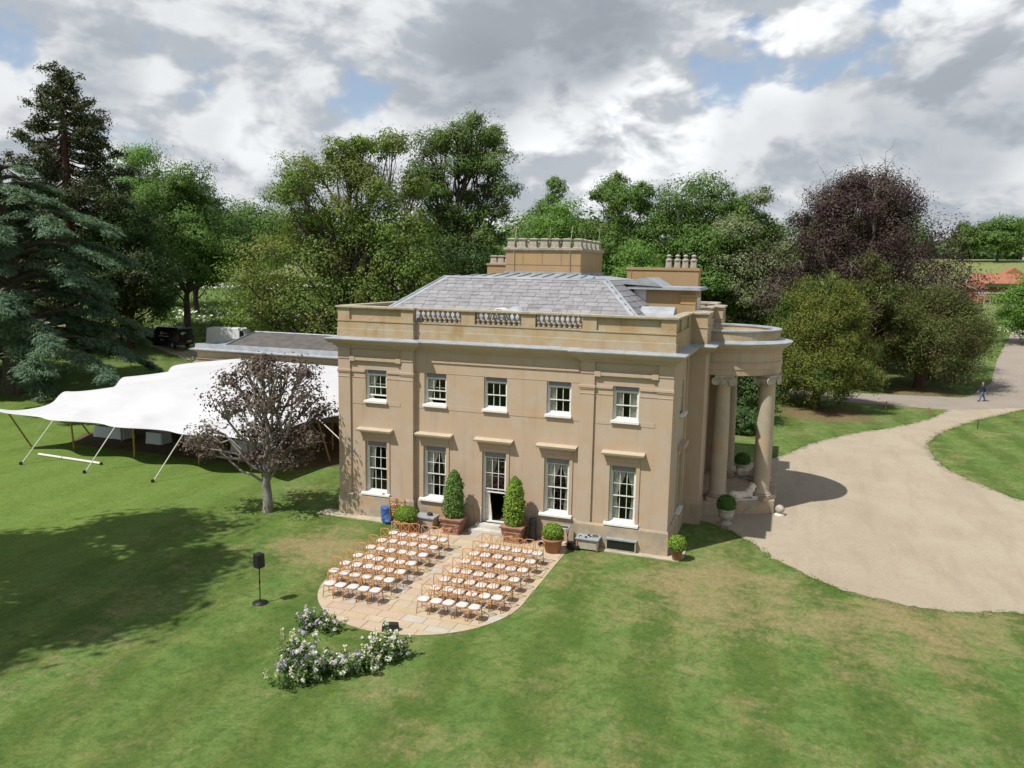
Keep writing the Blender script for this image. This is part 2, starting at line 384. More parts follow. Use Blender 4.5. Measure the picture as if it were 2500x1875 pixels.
def total_(q, *a):
    r_ = a[0]
    for b_ in a[1:]: r_ = q.math('ADD', r_, b_)
    return r_
def ground_material():
    m = bpy.data.materials.new('lawn_and_meadow'); m.use_nodes = True; q = NT(m.node_tree); bs = q.n['Principled BSDF']
    v = q.coord(); X, Y, Z = q.sep(v)
    n1 = q.noise(v, .16, 5, .6, .3); n2 = q.noise(v, .55, 6, .62, .4); n3 = q.noise(v, 2.3, 6, .7, .5); n4 = q.noise(v, 9, 5, .75); n5 = q.noise(v, 34, 4, .75)
    nl = q.noise(q.mapping(v, (.22, 1.3, 1), (0, 0, 0), (0, 0, .35)), 2.2, 6, .7)
    g1, g2, g3 = (.088, .142, .028), (.142, .182, .048), (.058, .112, .026)
    c = q.mix(q.ramp(n2, .36, .64), g1, g2)
    c = q.mix(q.math('MULTIPLY', q.ramp(n3, .46, .66), .85), c, g3)
    n6 = q.noise(q.mapping(v, (1, .6, 1), (9, 3, 0), (0, 0, .5)), 4.6, 5, .75, .6)
    c = q.mix(q.math('MULTIPLY', q.ramp(n6, .52, .74), .42), c, (.175, .195, .062))
    # mowing stripes: grass laid over two ways, running away from the house front
    wob = q.math('MULTIPLY_ADD', q.noise(v, .25, 2), 1.6, 0)
    st = q.math('SINE', q.math('MULTIPLY', q.math('ADD', q.math('ADD', X, q.math('MULTIPLY', Y, .12)), wob), 2.05))
    stm = q.math('MULTIPLY', q.ramp(st, -.5, .5), q.ramp(n1, .3, .6, .25, .8))
    c = q.mix(q.math('MULTIPLY', stm, .72), c, q.mix(q.ramp(n3, .4, .6), (.125, .205, .062), (.085, .150, .040)))
    c = q.mix(q.math('MULTIPLY', q.math('SUBTRACT', 1, q.ramp(st, -.7, .1)), .45), c, (.054, .104, .024))
    # dry, scorched turf
    near = q.ramp(Y, -22, -5)
    dry = q.math('ADD', q.math('MULTIPLY', n1, .55), q.math('ADD', q.math('MULTIPLY', n2, .45), q.math('MULTIPLY', nl, .35)))
    dry = q.math('ADD', dry, q.math('MULTIPLY', near, .03))
    # turf by the drive and by the terrace is the driest
    dd = q.vmath('LENGTH', q.mapping(v, (.55, 1.15, 1), (-6.6, 4.0, 0)), None, 1)
    dry = q.math('ADD', dry, q.ramp(dd, 5.4, 1.0, 0, .14))
    d2 = q.vmath('LENGTH', q.vmath('SUBTRACT', v, (-6.2, -4.6, 0)), None, 1)
    dry = q.math('ADD', dry, q.ramp(d2, 4.2, .6, 0, .20))
    lush = q.ramp(X, -11, -19, 0, .17)
    dry = q.math('SUBTRACT', dry, lush)
    dm = q.ramp(q.math('ADD', dry, q.math('MULTIPLY', q.math('SUBTRACT', n6, .5), .50)),  .68, .97)
    c = q.mix(q.math('MULTIPLY', dm, .88), c, q.mix(n3, (.225, .180, .085), (.31, .245, .135)))
    c = q.mix(q.math('MULTIPLY', q.ramp(X, -9, -19), .60), c, q.mix(q.ramp(n3, .35, .65), (.105, .182, .032), (.165, .225, .050)))
    # long meadow grass higher up
    mead = q.ramp(Z, .5, 2.0)
    mc = q.mix(q.ramp(n2, .35, .65), (.075, .125, .030), (.125, .165, .048))
    mc = q.mix(q.ramp(q.vmath('LENGTH', v, None, 1), 110, 190), mc, q.mix(n1, (.20, .215, .085), (.155, .195, .07)))
    c = q.mix(mead, c, mc)
    # earth under the old trees
    ea = q.vmath('LENGTH', q.vmath('SUBTRACT', v, (15.2, 39.5, 0)), None, 1)
    eb = q.vmath('LENGTH', q.vmath('SUBTRACT', v, (25, 57.5, 0)), None, 1)
    em = q.math('MULTIPLY', q.math('MAXIMUM', q.ramp(ea, 5.2, 2.5), q.ramp(eb, 5.5, 1.5)), q.ramp(n3, .3, .55))
    c = q.mix(em, c, (.17, .115, .065))
    n8 = q.noise(q.mapping(v, (1, .7, 1), (2, 5, 0), (0, 0, -.4)), 3.4, 6, .78, .8)
    f = total_(q, q.math('MULTIPLY_ADD', n4, 1.1, .22), q.math('MULTIPLY', q.math('SUBTRACT', n5, .5), .9), q.math('MULTIPLY', q.math('SUBTRACT', n8, .5), .8), .17)
    c = q.mix(1., c, q_gray(q, q.math('MULTIPLY', f, 1.10)), 'MULTIPLY')
    q.put(bs.inputs['Base Color'], c); bs.inputs['Roughness'].default_value = .95; bs.inputs['Specular IOR Level'].default_value = .1
    hh_ = q.math('ADD', n4, q.math('MULTIPLY', n5, .6))
    q.put(bs.inputs['Normal'], q.bump(hh_, .7, .06))
    return m
GROUND = ground_material()
def graded(lo, hi, far0, far1, step):
    a = list(np.arange(lo, hi + .1, step)); s_ = step; v = hi
    while v < far1: s_ *= 1.25; v += s_; a.append(v)
    s_ = step; v = lo
    while v > far0: s_ *= 1.25; v -= s_; a.insert(0, v)
    return np.array(a)
gx = graded(-110, 110, -2500, 2500, 2.0); gy = graded(-40, 180, -400, 3200, 2.0)
GX, GY = np.meshgrid(gx, gy); V = np.stack([GX, GY, hgt(GX, GY)], -1).reshape(-1, 3)
nx, ny = len(gx), len(gy); I = (np.arange(ny - 1)[:, None] * nx + np.arange(nx - 1)[None]).ravel()
me = np_mesh('ground', V, np.stack([I, I + 1, I + 1 + nx, I + nx], -1), GROUND)
me.polygons.foreach_set('use_smooth', [True] * len(me.polygons))
struct(link('ground', me))

rng0 = random.Random(5)
def sheet(name, poly, material, dz=.012, step=1.2, jit=.07):
    pts = []; n = len(poly)
    for i in range(n):
        a, b = Vector(poly[i]), Vector(poly[(i + 1) % n]); L = (b - a).length; m_ = max(1, int(L / .3))
        for j in range(m_): pts.append(a.lerp(b, j / m_))
    s_ = []
    for i in range(len(pts)):      # round off the corners, then roughen the edge
        acc = Vector((0, 0)); W_ = 0
        for d in range(-4, 5): acc += pts[(i + d) % len(pts)]; W_ += 1
        s_.append(acc / W_)
    pts = [p + Vector((rng0.gauss(0, jit), rng0.gauss(0, jit))) for p in s_]
    N = len(pts); xs = [p.x for p in pts]; ys = [p.y for p in pts]; ins = list(pts)
    for x in np.arange(min(xs), max(xs), step):
        for y in np.arange(min(ys), max(ys), step): ins.append(Vector((float(x), float(y))))
    vs_, es, fs, *_ = delaunay_2d_cdt(ins, [(i, (i + 1) % N) for i in range(N)], [], 1, 1e-5)
    V = [(p.x, p.y, hz(p.x, p.y) + dz) for p in vs_]
    m_ = MB(); m_.v = V; m_.f = [tuple(f) for f in fs]
    return struct(m_.obj(name, material))
def gravelmat(name, a, b, c3):
    m = bpy.data.materials.new(name); m.use_nodes = True; q = NT(m.node_tree); bs = q.n['Principled BSDF']; v = q.coord()
    n1 = q.noise(v, .22, 5, .6, .4); n2 = q.noise(v, 1.4, 6, .65); n3 = q.noise(v, 22, 4, .8); n4 = q.noise(v, 90, 3, .8)
    tr = q.noise(q.mapping(v, (1, .18, 1), (0, 0, 0), (0, 0, -.35)), .9, 4, .6)
    c = q.mix(q.ramp(n1, .35, .65), a, b)
    c = q.mix(q.math('MULTIPLY', q.ramp(n2, .52, .72), .45), c, c3)
    c = q.mix(q.math('MULTIPLY', q.ramp(tr, .48, .66), .40), c, (.29, .235, .175))
    n7 = q.noise(v, 7, 4, .8)
    f = total_(q, q.math('MULTIPLY_ADD', n3, .5, .75), q.math('MULTIPLY', q.math('SUBTRACT', n4, .5), .4), q.math('MULTIPLY', q.math('SUBTRACT', n7, .5), .50))
    c = q.mix(1., c, q_gray(q, f), 'MULTIPLY'); q.put(bs.inputs['Base Color'], c); bs.inputs['Roughness'].default_value = .95; bs.inputs['Specular IOR Level'].default_value = .15
    q.put(bs.inputs['Normal'], q.bump(q.math('ADD', n3, n4), .5, .02)); return m
GRAVEL = gravelmat('pale_gravel', (.385, .33, .255), (.35, .295, .225), (.31, .26, .18))
LANE = gravelmat('lane_tarmac', (.30, .26, .225), (.27, .235, .20), (.22, .20, .175))
sheet('gravel_drive', [(8.0, 5.6), (9.4, 5.0), (10.3, 4.19), (11.2, 2.6), (12.17, 1.2), (13.0, .1), (13.89, -.73), (15.1, -1.5), (16.48, -1.95), (17.6, -1.9), (18.73, -1.67), (20.51, -.84), (26, 1.2), (45, 4), (45, 9.5), (30, 12.4), (24.27, 15.24), (22.55, 19), (21.7, 21.5), (21.4, 24.5), (21.56, 29.27), (23.22, 34.4), (26.62, 41.06), (32.36, 49.76), (35, 53.5), (26.2, 51), (25.83, 46.65), (23.6, 41), (20.89, 36.27), (17.2, 31.65), (14.16, 26.76), (12.07, 21.25), (9.5, 17.5), (8.0, 15.5)], GRAVEL, .008)
sheet('lane', [(2, 46.3), (18.65, 47.0), (25.8, 46.4), (30.3, 49.4), (35.5, 52.8), (42, 62), (48, 85), (53, 110), (60, 140), (55, 140), (44.4, 110), (37.1, 83.6), (33, 66), (28.7, 55.2), (25, 54.8), (19, 53.6), (2, 52.5)], LANE, .016)
TRACK = gravelmat('farm_track', (.34, .29, .215), (.29, .25, .18), (.22, .22, .12))
sheet('van_track', [(-90, 36.5), (-70, 36.5), (-55, 34.6), (-45, 31.8), (-34, 31.5), (-20, 31.5), (-20, 36), (-34, 36.5), (-46, 37), (-56, 40), (-70, 42), (-90, 42)], TRACK, .05)

# ---------------------------------------------------------------- terrace of stone slabs
TC, TR_, TX0, TX1 = (-.06, -6.85), 3.84, -3.9, 3.78
outline = [(TX1, .0), (TX0, .0), (TX0, TC[1])]
outline += [(TC[0] + TR_ * math.cos(a), TC[1] + TR_ * math.sin(a)) for a in np.linspace(math.pi, 2 * math.pi, 40)[1:]]
outline = outline  # convex, anticlockwise
def clip(poly, conv):
    out = poly
    for i in range(len(conv)):
        ax, ay = conv[i]; bx_, by_ = conv[(i + 1) % len(conv)]; inp = out; out = []
        sd = lambda p: (bx_ - ax) * (p[1] - ay) - (by_ - ay) * (p[0] - ax)
        for j in range(len(inp)):
            p, q = inp[j], inp[(j + 1) % len(inp)]; a, b = sd(p), sd(q)
            if a >= 0: out.append(p)
            if (a >= 0) != (b >= 0):
                t = a / (a - b); out.append((p[0] + (q[0] - p[0]) * t, p[1] + (q[1] - p[1]) * t))
        if len(out) < 3: return []
    return out
MORTAR = mat('sandy_joint', (.30, .245, .17), (.22, .19, .13), 3, .95, .12, 40)
terr = struct(MB().prism(outline, -.05, .006).obj('terrace', MORTAR))
SLABS = [mat('slab_' + n, c, d, 1.3, .88, .07, 60, .2, 60, .004, rnd=.05) for n, c, d in (('buff', (.46, .38, .275), (.43, .35, .25)), ('pink', (.46, .345, .26), (.42, .325, .245)), ('grey', (.43, .40, .345), (.40, .36, .30)), ('honey', (.48, .375, .24), (.44, .345, .225)))]
rng = random.Random(11)
def big(a): return a[0] * 0
y = 0.0
while y > -10.9:
    h = rng.choice((.42, .5, .56, .62, .68)); x = TX0 - rng.random() * .8
    while x < TX1:
        wd = rng.choice((.55, .65, .8, .9, 1.05)); g = .009
        p = clip([(x + g, y - h + g), (x + wd - g, y - h + g), (x + wd - g, y - g), (x + g, y - g)], outline)
        if len(p) >= 3:
            ar = .5 * abs(sum(p[i][0] * p[(i + 1) % len(p)][1] - p[(i + 1) % len(p)][0] * p[i][1] for i in range(len(p))))
            if ar > .01:
                t = .018 + rng.uniform(-.004, .004)
                MB().prism(p, -.02, t).obj('paving_slab', rng.choices(SLABS, (5, 2.2, 2.5, 1.6))[0], terr)
        x += wd
    y -= h
edge = [(-7.9, -.22), (-7.9, -.62), (-3.95, -.66), (-3.95, -.22)]
struct(MB().prism([(-8.6, .1), (-8.7, -.75), (-3.93, -.8), (-3.93, .1)], -.05, .035).prism([(3.81, .1), (3.81, -.55), (8.35, -.6), (8.5, .0), (8.45, 1.2), (7.8, 1.2)], -.05, .035).obj('house_apron', mat('apron_stone', (.46, .40, .30), (.36, .32, .25), 1.5, .9, .12, 40, .3, 40, .006)))

# ================================================================ the house
HX = 7.77; YP = -.16; YC = .10; YN = -.07       # half width; pilaster, centre and panel planes
PX = [(-HX, -7.14), (-4.5, -3.89), (3.89, 4.5), (7.14, HX)]
house = tag(empty('country_house'), 'large two-storey sandstone country house with balustraded parapet and round columned porch', 'house')
WX = [-5.83, -2.9, 0, 2.9, 5.83]
def wall_cells(m, axis, a0, a1, z0, z1, ops, f0, f1):
    """solid wall between planes f0..f1 with openings (a0,a1,z0,z1)"""
    xs = sorted({a0, a1, *[o[0] for o in ops], *[o[1] for o in ops]}); zs = sorted({z0, z1, *[o[2] for o in ops], *[o[3] for o in ops]})
    xs = [v for v in xs if a0 <= v <= a1]; zs = [v for v in zs if z0 <= v <= z1]
    for i in range(len(xs) - 1):
        run = None
        for j in range(len(zs) - 1):
            cx, cz = (xs[i] + xs[i + 1]) / 2, (zs[j] + zs[j + 1]) / 2
            solid = not any(o[0] < cx < o[1] and o[2] < cz < o[3] for o in ops)
            if solid: run = (run[0], zs[j + 1]) if run else (zs[j], zs[j + 1])
            if (not solid or j == len(zs) - 2) and run:
                if axis == 'x': m.box(xs[i], xs[i + 1], f0, f1, run[0], run[1])
                else: m.box(f0, f1, xs[i], xs[i + 1], run[0], run[1])
                run = None
    return m
GF = (1.17, 3.63); UF = (5.56, 6.99); wg, wu = .56, .545
def ops_for(xs, door=None):
    o = []
    for x in xs:
        o.append((x - wg, x + wg, .36 if x == door else GF[0], GF[1])); o.append((x - wu, x + wu, *UF))
    return o
wall_cells(MB(), 'x', -3.89, 3.89, .0, 8.0, ops_for([-2.9, 0, 2.9], 0), YC, YC + .4).obj('wall', STONE, house)
for s in (-1, 1):
    a, b = (-7.14, -4.5) if s < 0 else (4.5, 7.14)
    wall_cells(MB(), 'x', a, b, .0, 8.0, ops_for([5.83 * s]), YN, YC + .4).obj('wall', STONE, house)
# side and rear walls
SY0, SY1 = 4.7, 14.5; BX = 8.5; HB = 19.0
side_ops = [(2.45, 3.45, GF[0], GF[1]), (2.45, 3.45, *UF)]
wall_cells(MB(), 'y', YC + .41, SY0 + .3, 0, 8.0, side_ops, HX - .4, HX - .04).obj('wall', STONE, house)
MB().box(HX - .4, HX - .04, SY1 - .3, HB, 0, 8).obj('wall', STONE, house)
MB().box(-HX + .04, -HX + .4, YC + .41, HB, 0, 8).obj('wall', STONE, house)
MB().box(-HX + .42, HX - .42, HB - .4, HB, 0, 8).obj('wall', STONE, house)
# entrance bay with its two antae
PCX, PCY = 8.75, 9.6
MB().box(HX - .4, BX, SY0, 6.55, 0, 8.0).obj('bay_pier', STONE, house)
MB().box(HX - .4, BX, 12.65, SY1, 0, 8.0).obj('bay_pier', STONE, house)
wall_cells(MB(), 'y', 6.56, 12.64, 0, 8.0, [(8.9, 10.3, .67, 3.6)], HX - .1, HX + .25).obj('wall', STONE, house)
MB().box(HX + .02, HX + .1, 8.92, 10.28, .67, 3.58).obj('entrance_door', DOORM, house)
# pilasters
for i, (a, b) in enumerate(PX):
    m = MB().box(a, b, YP, YC + .39, 1.06, 8.0)
    a2, b2 = a - (.09 if i else .0), b + (.09 if i < 3 else .0)
    pl = m.obj('pilaster', STONE, house)
    MB().box(a - (.05 if i else .03), b + (.05 if i < 3 else .03), YP - .05, YC, 6.86, 6.98).box(a - .03, b + .03, YP - .03, YC, 6.80, 6.858).box(a - .015, b + .015, YP - .018, YC, 6.60, 6.64).obj('capital', STONE, pl, bevel=.012)
# neck band running behind the capitals on the end bays
for s in (-1, 1):
    a, b = (-7.10, -4.54) if s < 0 else (4.54, 7.10)
    c = 5.83 * s
    for p_, q_ in ((a, c - wu - .02), (c + wu + .02, b)):
        MB().box(p_, q_, YN - .05, YN + .05, 6.86, 6.97).obj('neck_band', STONE, house); MB().box(p_, q_, YN - .02, YN + .05, 6.60, 6.635).obj('neck_band', STONE, house)
    MB().box(a - .02, b + .02, YN - .13, YN + .05, 7.40, 7.56).box(a - .05, a + .22, YN - .15, YN + .05, 7.36, 7.60).box(b - .22, b + .05, YN - .15, YN + .05, 7.36, 7.60).obj('frieze_panel_moulding', STONE, house, bevel=.012)
    MB().box(a + .04, b - .04, YN - .014, YN + .05, 5.36, 5.55).obj('string_course', STONE, house)
MB().box(-3.10, 3.87, YC - .05, YC + .05, 7.47, 7.56).obj('frieze_moulding', STONE, house, bevel=.012)
MB().box(-3.87, 3.87, YC - .014, YC + .05, 5.36, 5.55).obj('string_course', STONE, house)
for a, b in PX: MB().box(a + .01, b - .01, YP - .03, YP + .05, 7.47, 7.56).obj('frieze_moulding', STONE, house)
for a, b in ((-3.87, -2.9 - wu - .03), (-2.9 + wu + .03, -wu - .03), (wu + .03, 2.9 - wu - .03), (2.9 + wu + .03, 3.87)): MB().box(a, b, YC - .012, YC + .05, 7.0, 7.03).obj('lintel_line', STONE, house)
# plinth
PLP = [(-HX, YP), (-3.89, YP), (-3.89, YC), (-.95, YC)]
MB().sweep(PLP, [(-.05, 0), (.07, 0), (.07, .98), (.03, 1.06), (-.05, 1.06)], False).obj('plinth', PLINTH, house)
MB().sweep([(.95, YC), (3.89, YC), (3.89, YP), (HX, YP), (HX, SY0), (BX, SY0), (BX, 6.0)], [(-.05, 0), (.07, 0), (.07, .98), (.03, 1.06), (-.05, 1.06)], False).obj('plinth', PLINTH, house)
MB().sweep([(-HX, HB), (-HX, YP + .02)], [(-.05, 0), (.07, 0), (.07, .98), (.03, 1.06), (-.05, 1.06)], False).obj('plinth', PLINTH, house)
MB().box(HX - .05, HX + .012, YP + .012, .6, 1.06, 7.97).obj('pilaster', STONE, house)
MB().box(HX - .05, HX + .012, SY0 - .62, SY0 - .002, 1.06, 7.97).obj('pilaster', STONE, house)

# cornice, lead and parapet round the whole plan
arc = [(PCX + 2.98 * math.sin(t), PCY - 2.98 * math.cos(t)) for t in np.linspace(0, math.pi, 33)]
plan = [(-HX, YP), (-3.89, YP), (-3.89, YC), (3.89, YC), (3.89, YP), (HX, YP), (HX, SY0), (BX, SY0), (BX, PCY - 2.98)] + arc + [(BX, PCY + 2.98), (BX, SY1), (HX, SY1), (HX, HB), (-HX, HB)]
CORN = [(-.1, 7.98), (.05, 7.98), (.07, 8.06), (.13, 8.08), (.2, 8.17), (.33, 8.2), (.35, 8.25), (.43, 8.30), (.45, 8.38), (-.1, 8.40)]
MB().sweep(plan, CORN).obj('cornice', STONE, house)
MB().sweep(plan, [(-.12, 8.36), (.47, 8.375), (.475, 8.41), (.40, 8.43), (-.12, 8.52)]).obj('lead_flashing', LEAD, house)
plan2 = [(-HX, YP), (-3.89, YP), (-3.89, YC), (3.89, YC), (3.89, YP), (HX, YP), (HX, SY0), (BX, SY0), (BX, 6.5), (8.05, 6.5), (8.05, 12.7), (BX, 12.7), (BX, SY1), (HX, SY1), (HX, HB), (-HX, HB)]
MB().sweep(plan2, [(-.36, 8.42), (.02, 8.42), (.02, 8.86), (.0, 8.87), (.0, 9.20), (.03, 9.21), (.03, 9.27), (-.36, 9.27)]).obj('parapet_base', STONE2, house)
MB().sweep(plan2, [(-.40, 9.79), (.03, 9.79), (.05, 9.82), (.08, 9.83), (.08, 9.90), (-.16, 9.93), (-.40, 9.90)]).obj('coping', COPE, house)
# dies and panels between base and coping
def die(x0, x1, y0, y1, name='parapet_die'): return MB().box(x0, x1, y0, y1, 9.272, 9.788).obj(name, STONE2, house)
for s in (-1, 1):
    for a, b in ((HX - .62, HX - .012), (3.90, 4.5)):
        x0, x1 = (a, b) if s > 0 else (-b, -a)
        die(x0, x1, YP + .01, YP + .34)
    x0, x1 = (4.5, HX - .62) if s > 0 else (-HX + .62, -4.5)
    die(x0, x1, YP + .10, YP + .34, 'parapet_panel')
BAL = [(-3.83, -1.67), (-1.03, 1.13), (1.76, 3.84)]
die(-1.67, -1.03, YC + .01, YC + .32); die(1.13, 1.76, YC + .01, YC + .32)
bp = [(.085, 0), (.085, .05), (.045, .065), (.05, .09), (.085, .14), (.095, .19), (.075, .26), (.045, .33), (.035, .39), (.05, .41), (.035, .425), (.06, .45), (.085, .455), (.085, .516)]
bme = MB().lathe(bp, 10).mesh('baluster', COPE, True)
for a, b in BAL:
    for i in range(9): link('baluster', bme, house, (a + (i + .5) * (b - a) / 9, YC + .17, 9.272))
# side parapets
MB().box(HX - .34, HX - .10, YP + .36, SY0, 9.272, 9.788).box(HX - .34, HX - .012, 1.4, 1.9, 9.272, 9.788).box(HX - .34, HX - .012, 3.9, SY0 - .01, 9.272, 9.788).obj('parapet_panel', STONE2, house)
MB().box(HX - .3, BX - .012, SY0 + .01, 6.48, 9.272, 9.788).obj('parapet_die', STONE2, house)
MB().box(HX - .3, BX - .012, 12.72, SY1 - .01, 9.272, 9.788).obj('parapet_die', STONE2, house)
MB().box(HX - .1, 8.0, 6.5, 12.7, 9.272, 9.788).obj('parapet_panel', STONE2, house)
MB().box(HX - .34, HX - .02, SY1, HB - .02, 9.272, 9.788).box(-HX + .02, -HX + .34, YP + .36, HB - .02, 9.272, 9.788).box(-HX + .36, HX - .36, HB - .36, HB - .02, 9.272, 9.788).obj('parapet_panel', STONE2, house)

# porch
zc0, zc1 = .67, 6.86
pod = [(HX + .1, 6.0), (BX - .02, 6.1), (11.84, 7.85), (11.84, 11.35), (BX - .02, 13.1), (HX + .1, 13.2)]
pd = MB().prism(pod, 0, zc0).obj('podium', PLINTH, house, bevel=.02)
shaft = [(.46, .30), (.455, .33), (.41, .38), (.40, .5), (.402, 2.0), (.385, 3.8), (.345, 5.55), (.345, 5.6), (.37, 5.62), (.37, 5.66), (.34, 5.70)]
basep = [(.50, .16), (.545, .20), (.52, .25), (.46, .27), (.485, .295), (.46, .32)]
shm = MB().lathe(shaft, 28).mesh('shaft', COLST, True)
def capital():
    m = MB().box(-.44, .44, -.44, .44, .38, .48).lathe([(.35, .0), (.40, .12), (.36, .2)], 20)
    m.box(-.40, .40, -.36, .36, .2, .38)
    for sx in (-1, 1):
        c = MB().lathe([(.0, -.40), (.20, -.40), (.20, -.36), (.12, -.30), (.12, .30), (.20, .36), (.20, .40), (.0, .40)], 16)
        c.xf(Matrix.Translation((sx * .40, 0, .20)) @ Matrix.Rotation(R(90), 4, 'X')); m.add(c.v, c.f)
    return m
capm = capital().mesh('capital', URN)
bsm = MB().box(-.56, .56, -.56, .56, 0, .16).lathe(basep, 24).mesh('column_base', PLINTH)
for (x, y) in ((9.15, 7.12), (11.15, 8.15), (11.15, 11.05), (9.15, 12.08)):
    a = math.atan2(y - PCY, x - PCX) + math.pi / 2
    c = link('column', shm, house, (x, y, zc0)); link('column_base', bsm, c, (0, 0, 0), rz=a); cp = link('capital', capm, c, (0, 0, 5.70), rz=a)
ang = [(PCX + r_ * math.sin(t), PCY - r_ * math.cos(t)) for r_ in (1,) for t in ()]
ent = [(8.03, PCY - 2.98), (PCX, PCY - 2.98)] + arc[1:-1] + [(PCX, PCY + 2.98), (8.03, PCY + 2.98)]
MB().sweep(ent, [(-.72, 6.86), (.0, 6.86), (.0, 7.14), (.03, 7.15), (.03, 7.38), (.06, 7.40), (.06, 7.46), (.0, 7.47), (.0, 7.985), (-.72, 7.985)], False).obj('porch_entablature', STONE, house)
MB().prism([(HX + .26, PCY - 2.9), (PCX, PCY - 2.9)] + [(PCX + 2.9 * math.sin(t), PCY - 2.9 * math.cos(t)) for t in np.linspace(0, math.pi, 25)[1:-1]] + [(PCX, PCY + 2.9), (HX + .26, PCY + 2.9)], 7.99, 8.5).obj('porch_roof', STEP, house)
par = [(8.03, PCY - 2.85), (PCX, PCY - 2.85)] + [(PCX + 2.85 * math.sin(t), PCY - 2.85 * math.cos(t)) for t in np.linspace(0, math.pi, 33)[1:-1]] + [(PCX, PCY + 2.85), (8.03, PCY + 2.85)]
pp = MB().sweep(par, [(-.3, 8.49), (0, 8.49), (0, 8.93), (-.3, 8.93)], False).obj('porch_parapet', STONE2, house)
MB().sweep(par, [(-.36, 8.93), (.06, 8.93), (.06, 9.0), (-.15, 9.02), (-.36, 9.0)], False).obj('lead_coping', LEAD, pp)

# windows
def curtain(m, x0, x1, y, z0, z1, tie=None, side=1):
    """folded cloth; tied curtains narrow towards a waist"""
    nz, nx_ = 18, 14; b = len(m.v)
    for j in range(nz + 1):
        t = j / nz; z = z1 + (z0 - z1) * t; wd = x1 - x0
        f = 1 if tie is None else (1 - .62 * sstep(0, tie, t) + .22 * sstep(tie, 1, t))
        for i in range(nx_ + 1):
            u = i / nx_; x = x0 + wd * u * f if side > 0 else x1 - wd * u * f
            m.v.append((x, y + .022 * math.sin(u * 26) * (1 - .3 * t), z))
    for j in range(nz):
        for i in range(nx_):
            a = b + j * (nx_ + 1) + i; m.f.append((a, a + 1, a + nx_ + 2, a + nx_ + 1))
    return m
def sash(cx, y, w, z0, z1, cols, rows, drop=0., raised=0., front=1):
    """white sash window: y = wall face; returns the frame object"""
    yf = y + .12; m = MB()
    m.box(cx - w, cx - w + .07, yf, yf + .14, z0, z1).box(cx + w - .07, cx + w, yf, yf + .14, z0, z1).box(cx - w + .07, cx + w - .07, yf, yf + .14, z0, z0 + .06)
    a, b = cx - w + .07, cx + w - .07; z0i, z1i = z0 + .06, z1 - .24; zm = (z0i + z1i) / 2
    if rows == 4 and raised: zm = z0i + (z1i - z0i) * .5
    panes = []
    for s_, (p, q_), yy in ((0, (zm - .02, z1i), yf + .03), (1, (z0i, zm + .02), yf + .075)):
        if s_ == 0: p += -drop; q_ += -drop
        if s_ == 1:
            if raised: p += raised; q_ += raised
        rr = rows // 2; st = .045
        m.box(a, a + st, yy, yy + .04, p, q_).box(b - st, b, yy, yy + .04, p, q_).box(a + st, b - st, yy, yy + .04, q_ - .045, q_).box(a + st, b - st, yy, yy + .04, p, p + (.07 if s_ else .045))
        pi, qi, ai, bi = p + (.07 if s_ else .045), q_ - .045, a + st, b - st
        for c_ in range(1, cols): xx = ai + (bi - ai) * c_ / cols; m.box(xx - .012, xx + .012, yy + .005, yy + .035, pi, qi)
        for r_ in range(1, rr): zz = pi + (qi - pi) * r_ / rr; m.box(ai, bi, yy + .003, yy + .037, zz - .012, zz + .012)
        for c_ in range(cols):
            for r_ in range(rr):
                panes.append((ai + (bi - ai) * c_ / cols + .012, ai + (bi - ai) * (c_ + 1) / cols - .012, yy + .016, yy + .022, pi + (qi - pi) * r_ / rr + .012, pi + (qi - pi) * (r_ + 1) / rr - .012))
    o = m.obj('window', WHITE, house)
    MB().box(cx - w + .07, cx + w - .07, yf - .02, yf + .14, z1 - .24, z1 - .001).obj('shade_painted_head', HEADSHADE, o)  # window head coloured dark, standing in for the shadow band under the lintel
    for p in panes: MB().box(*p).obj('pane', GLASS, o)
    return o
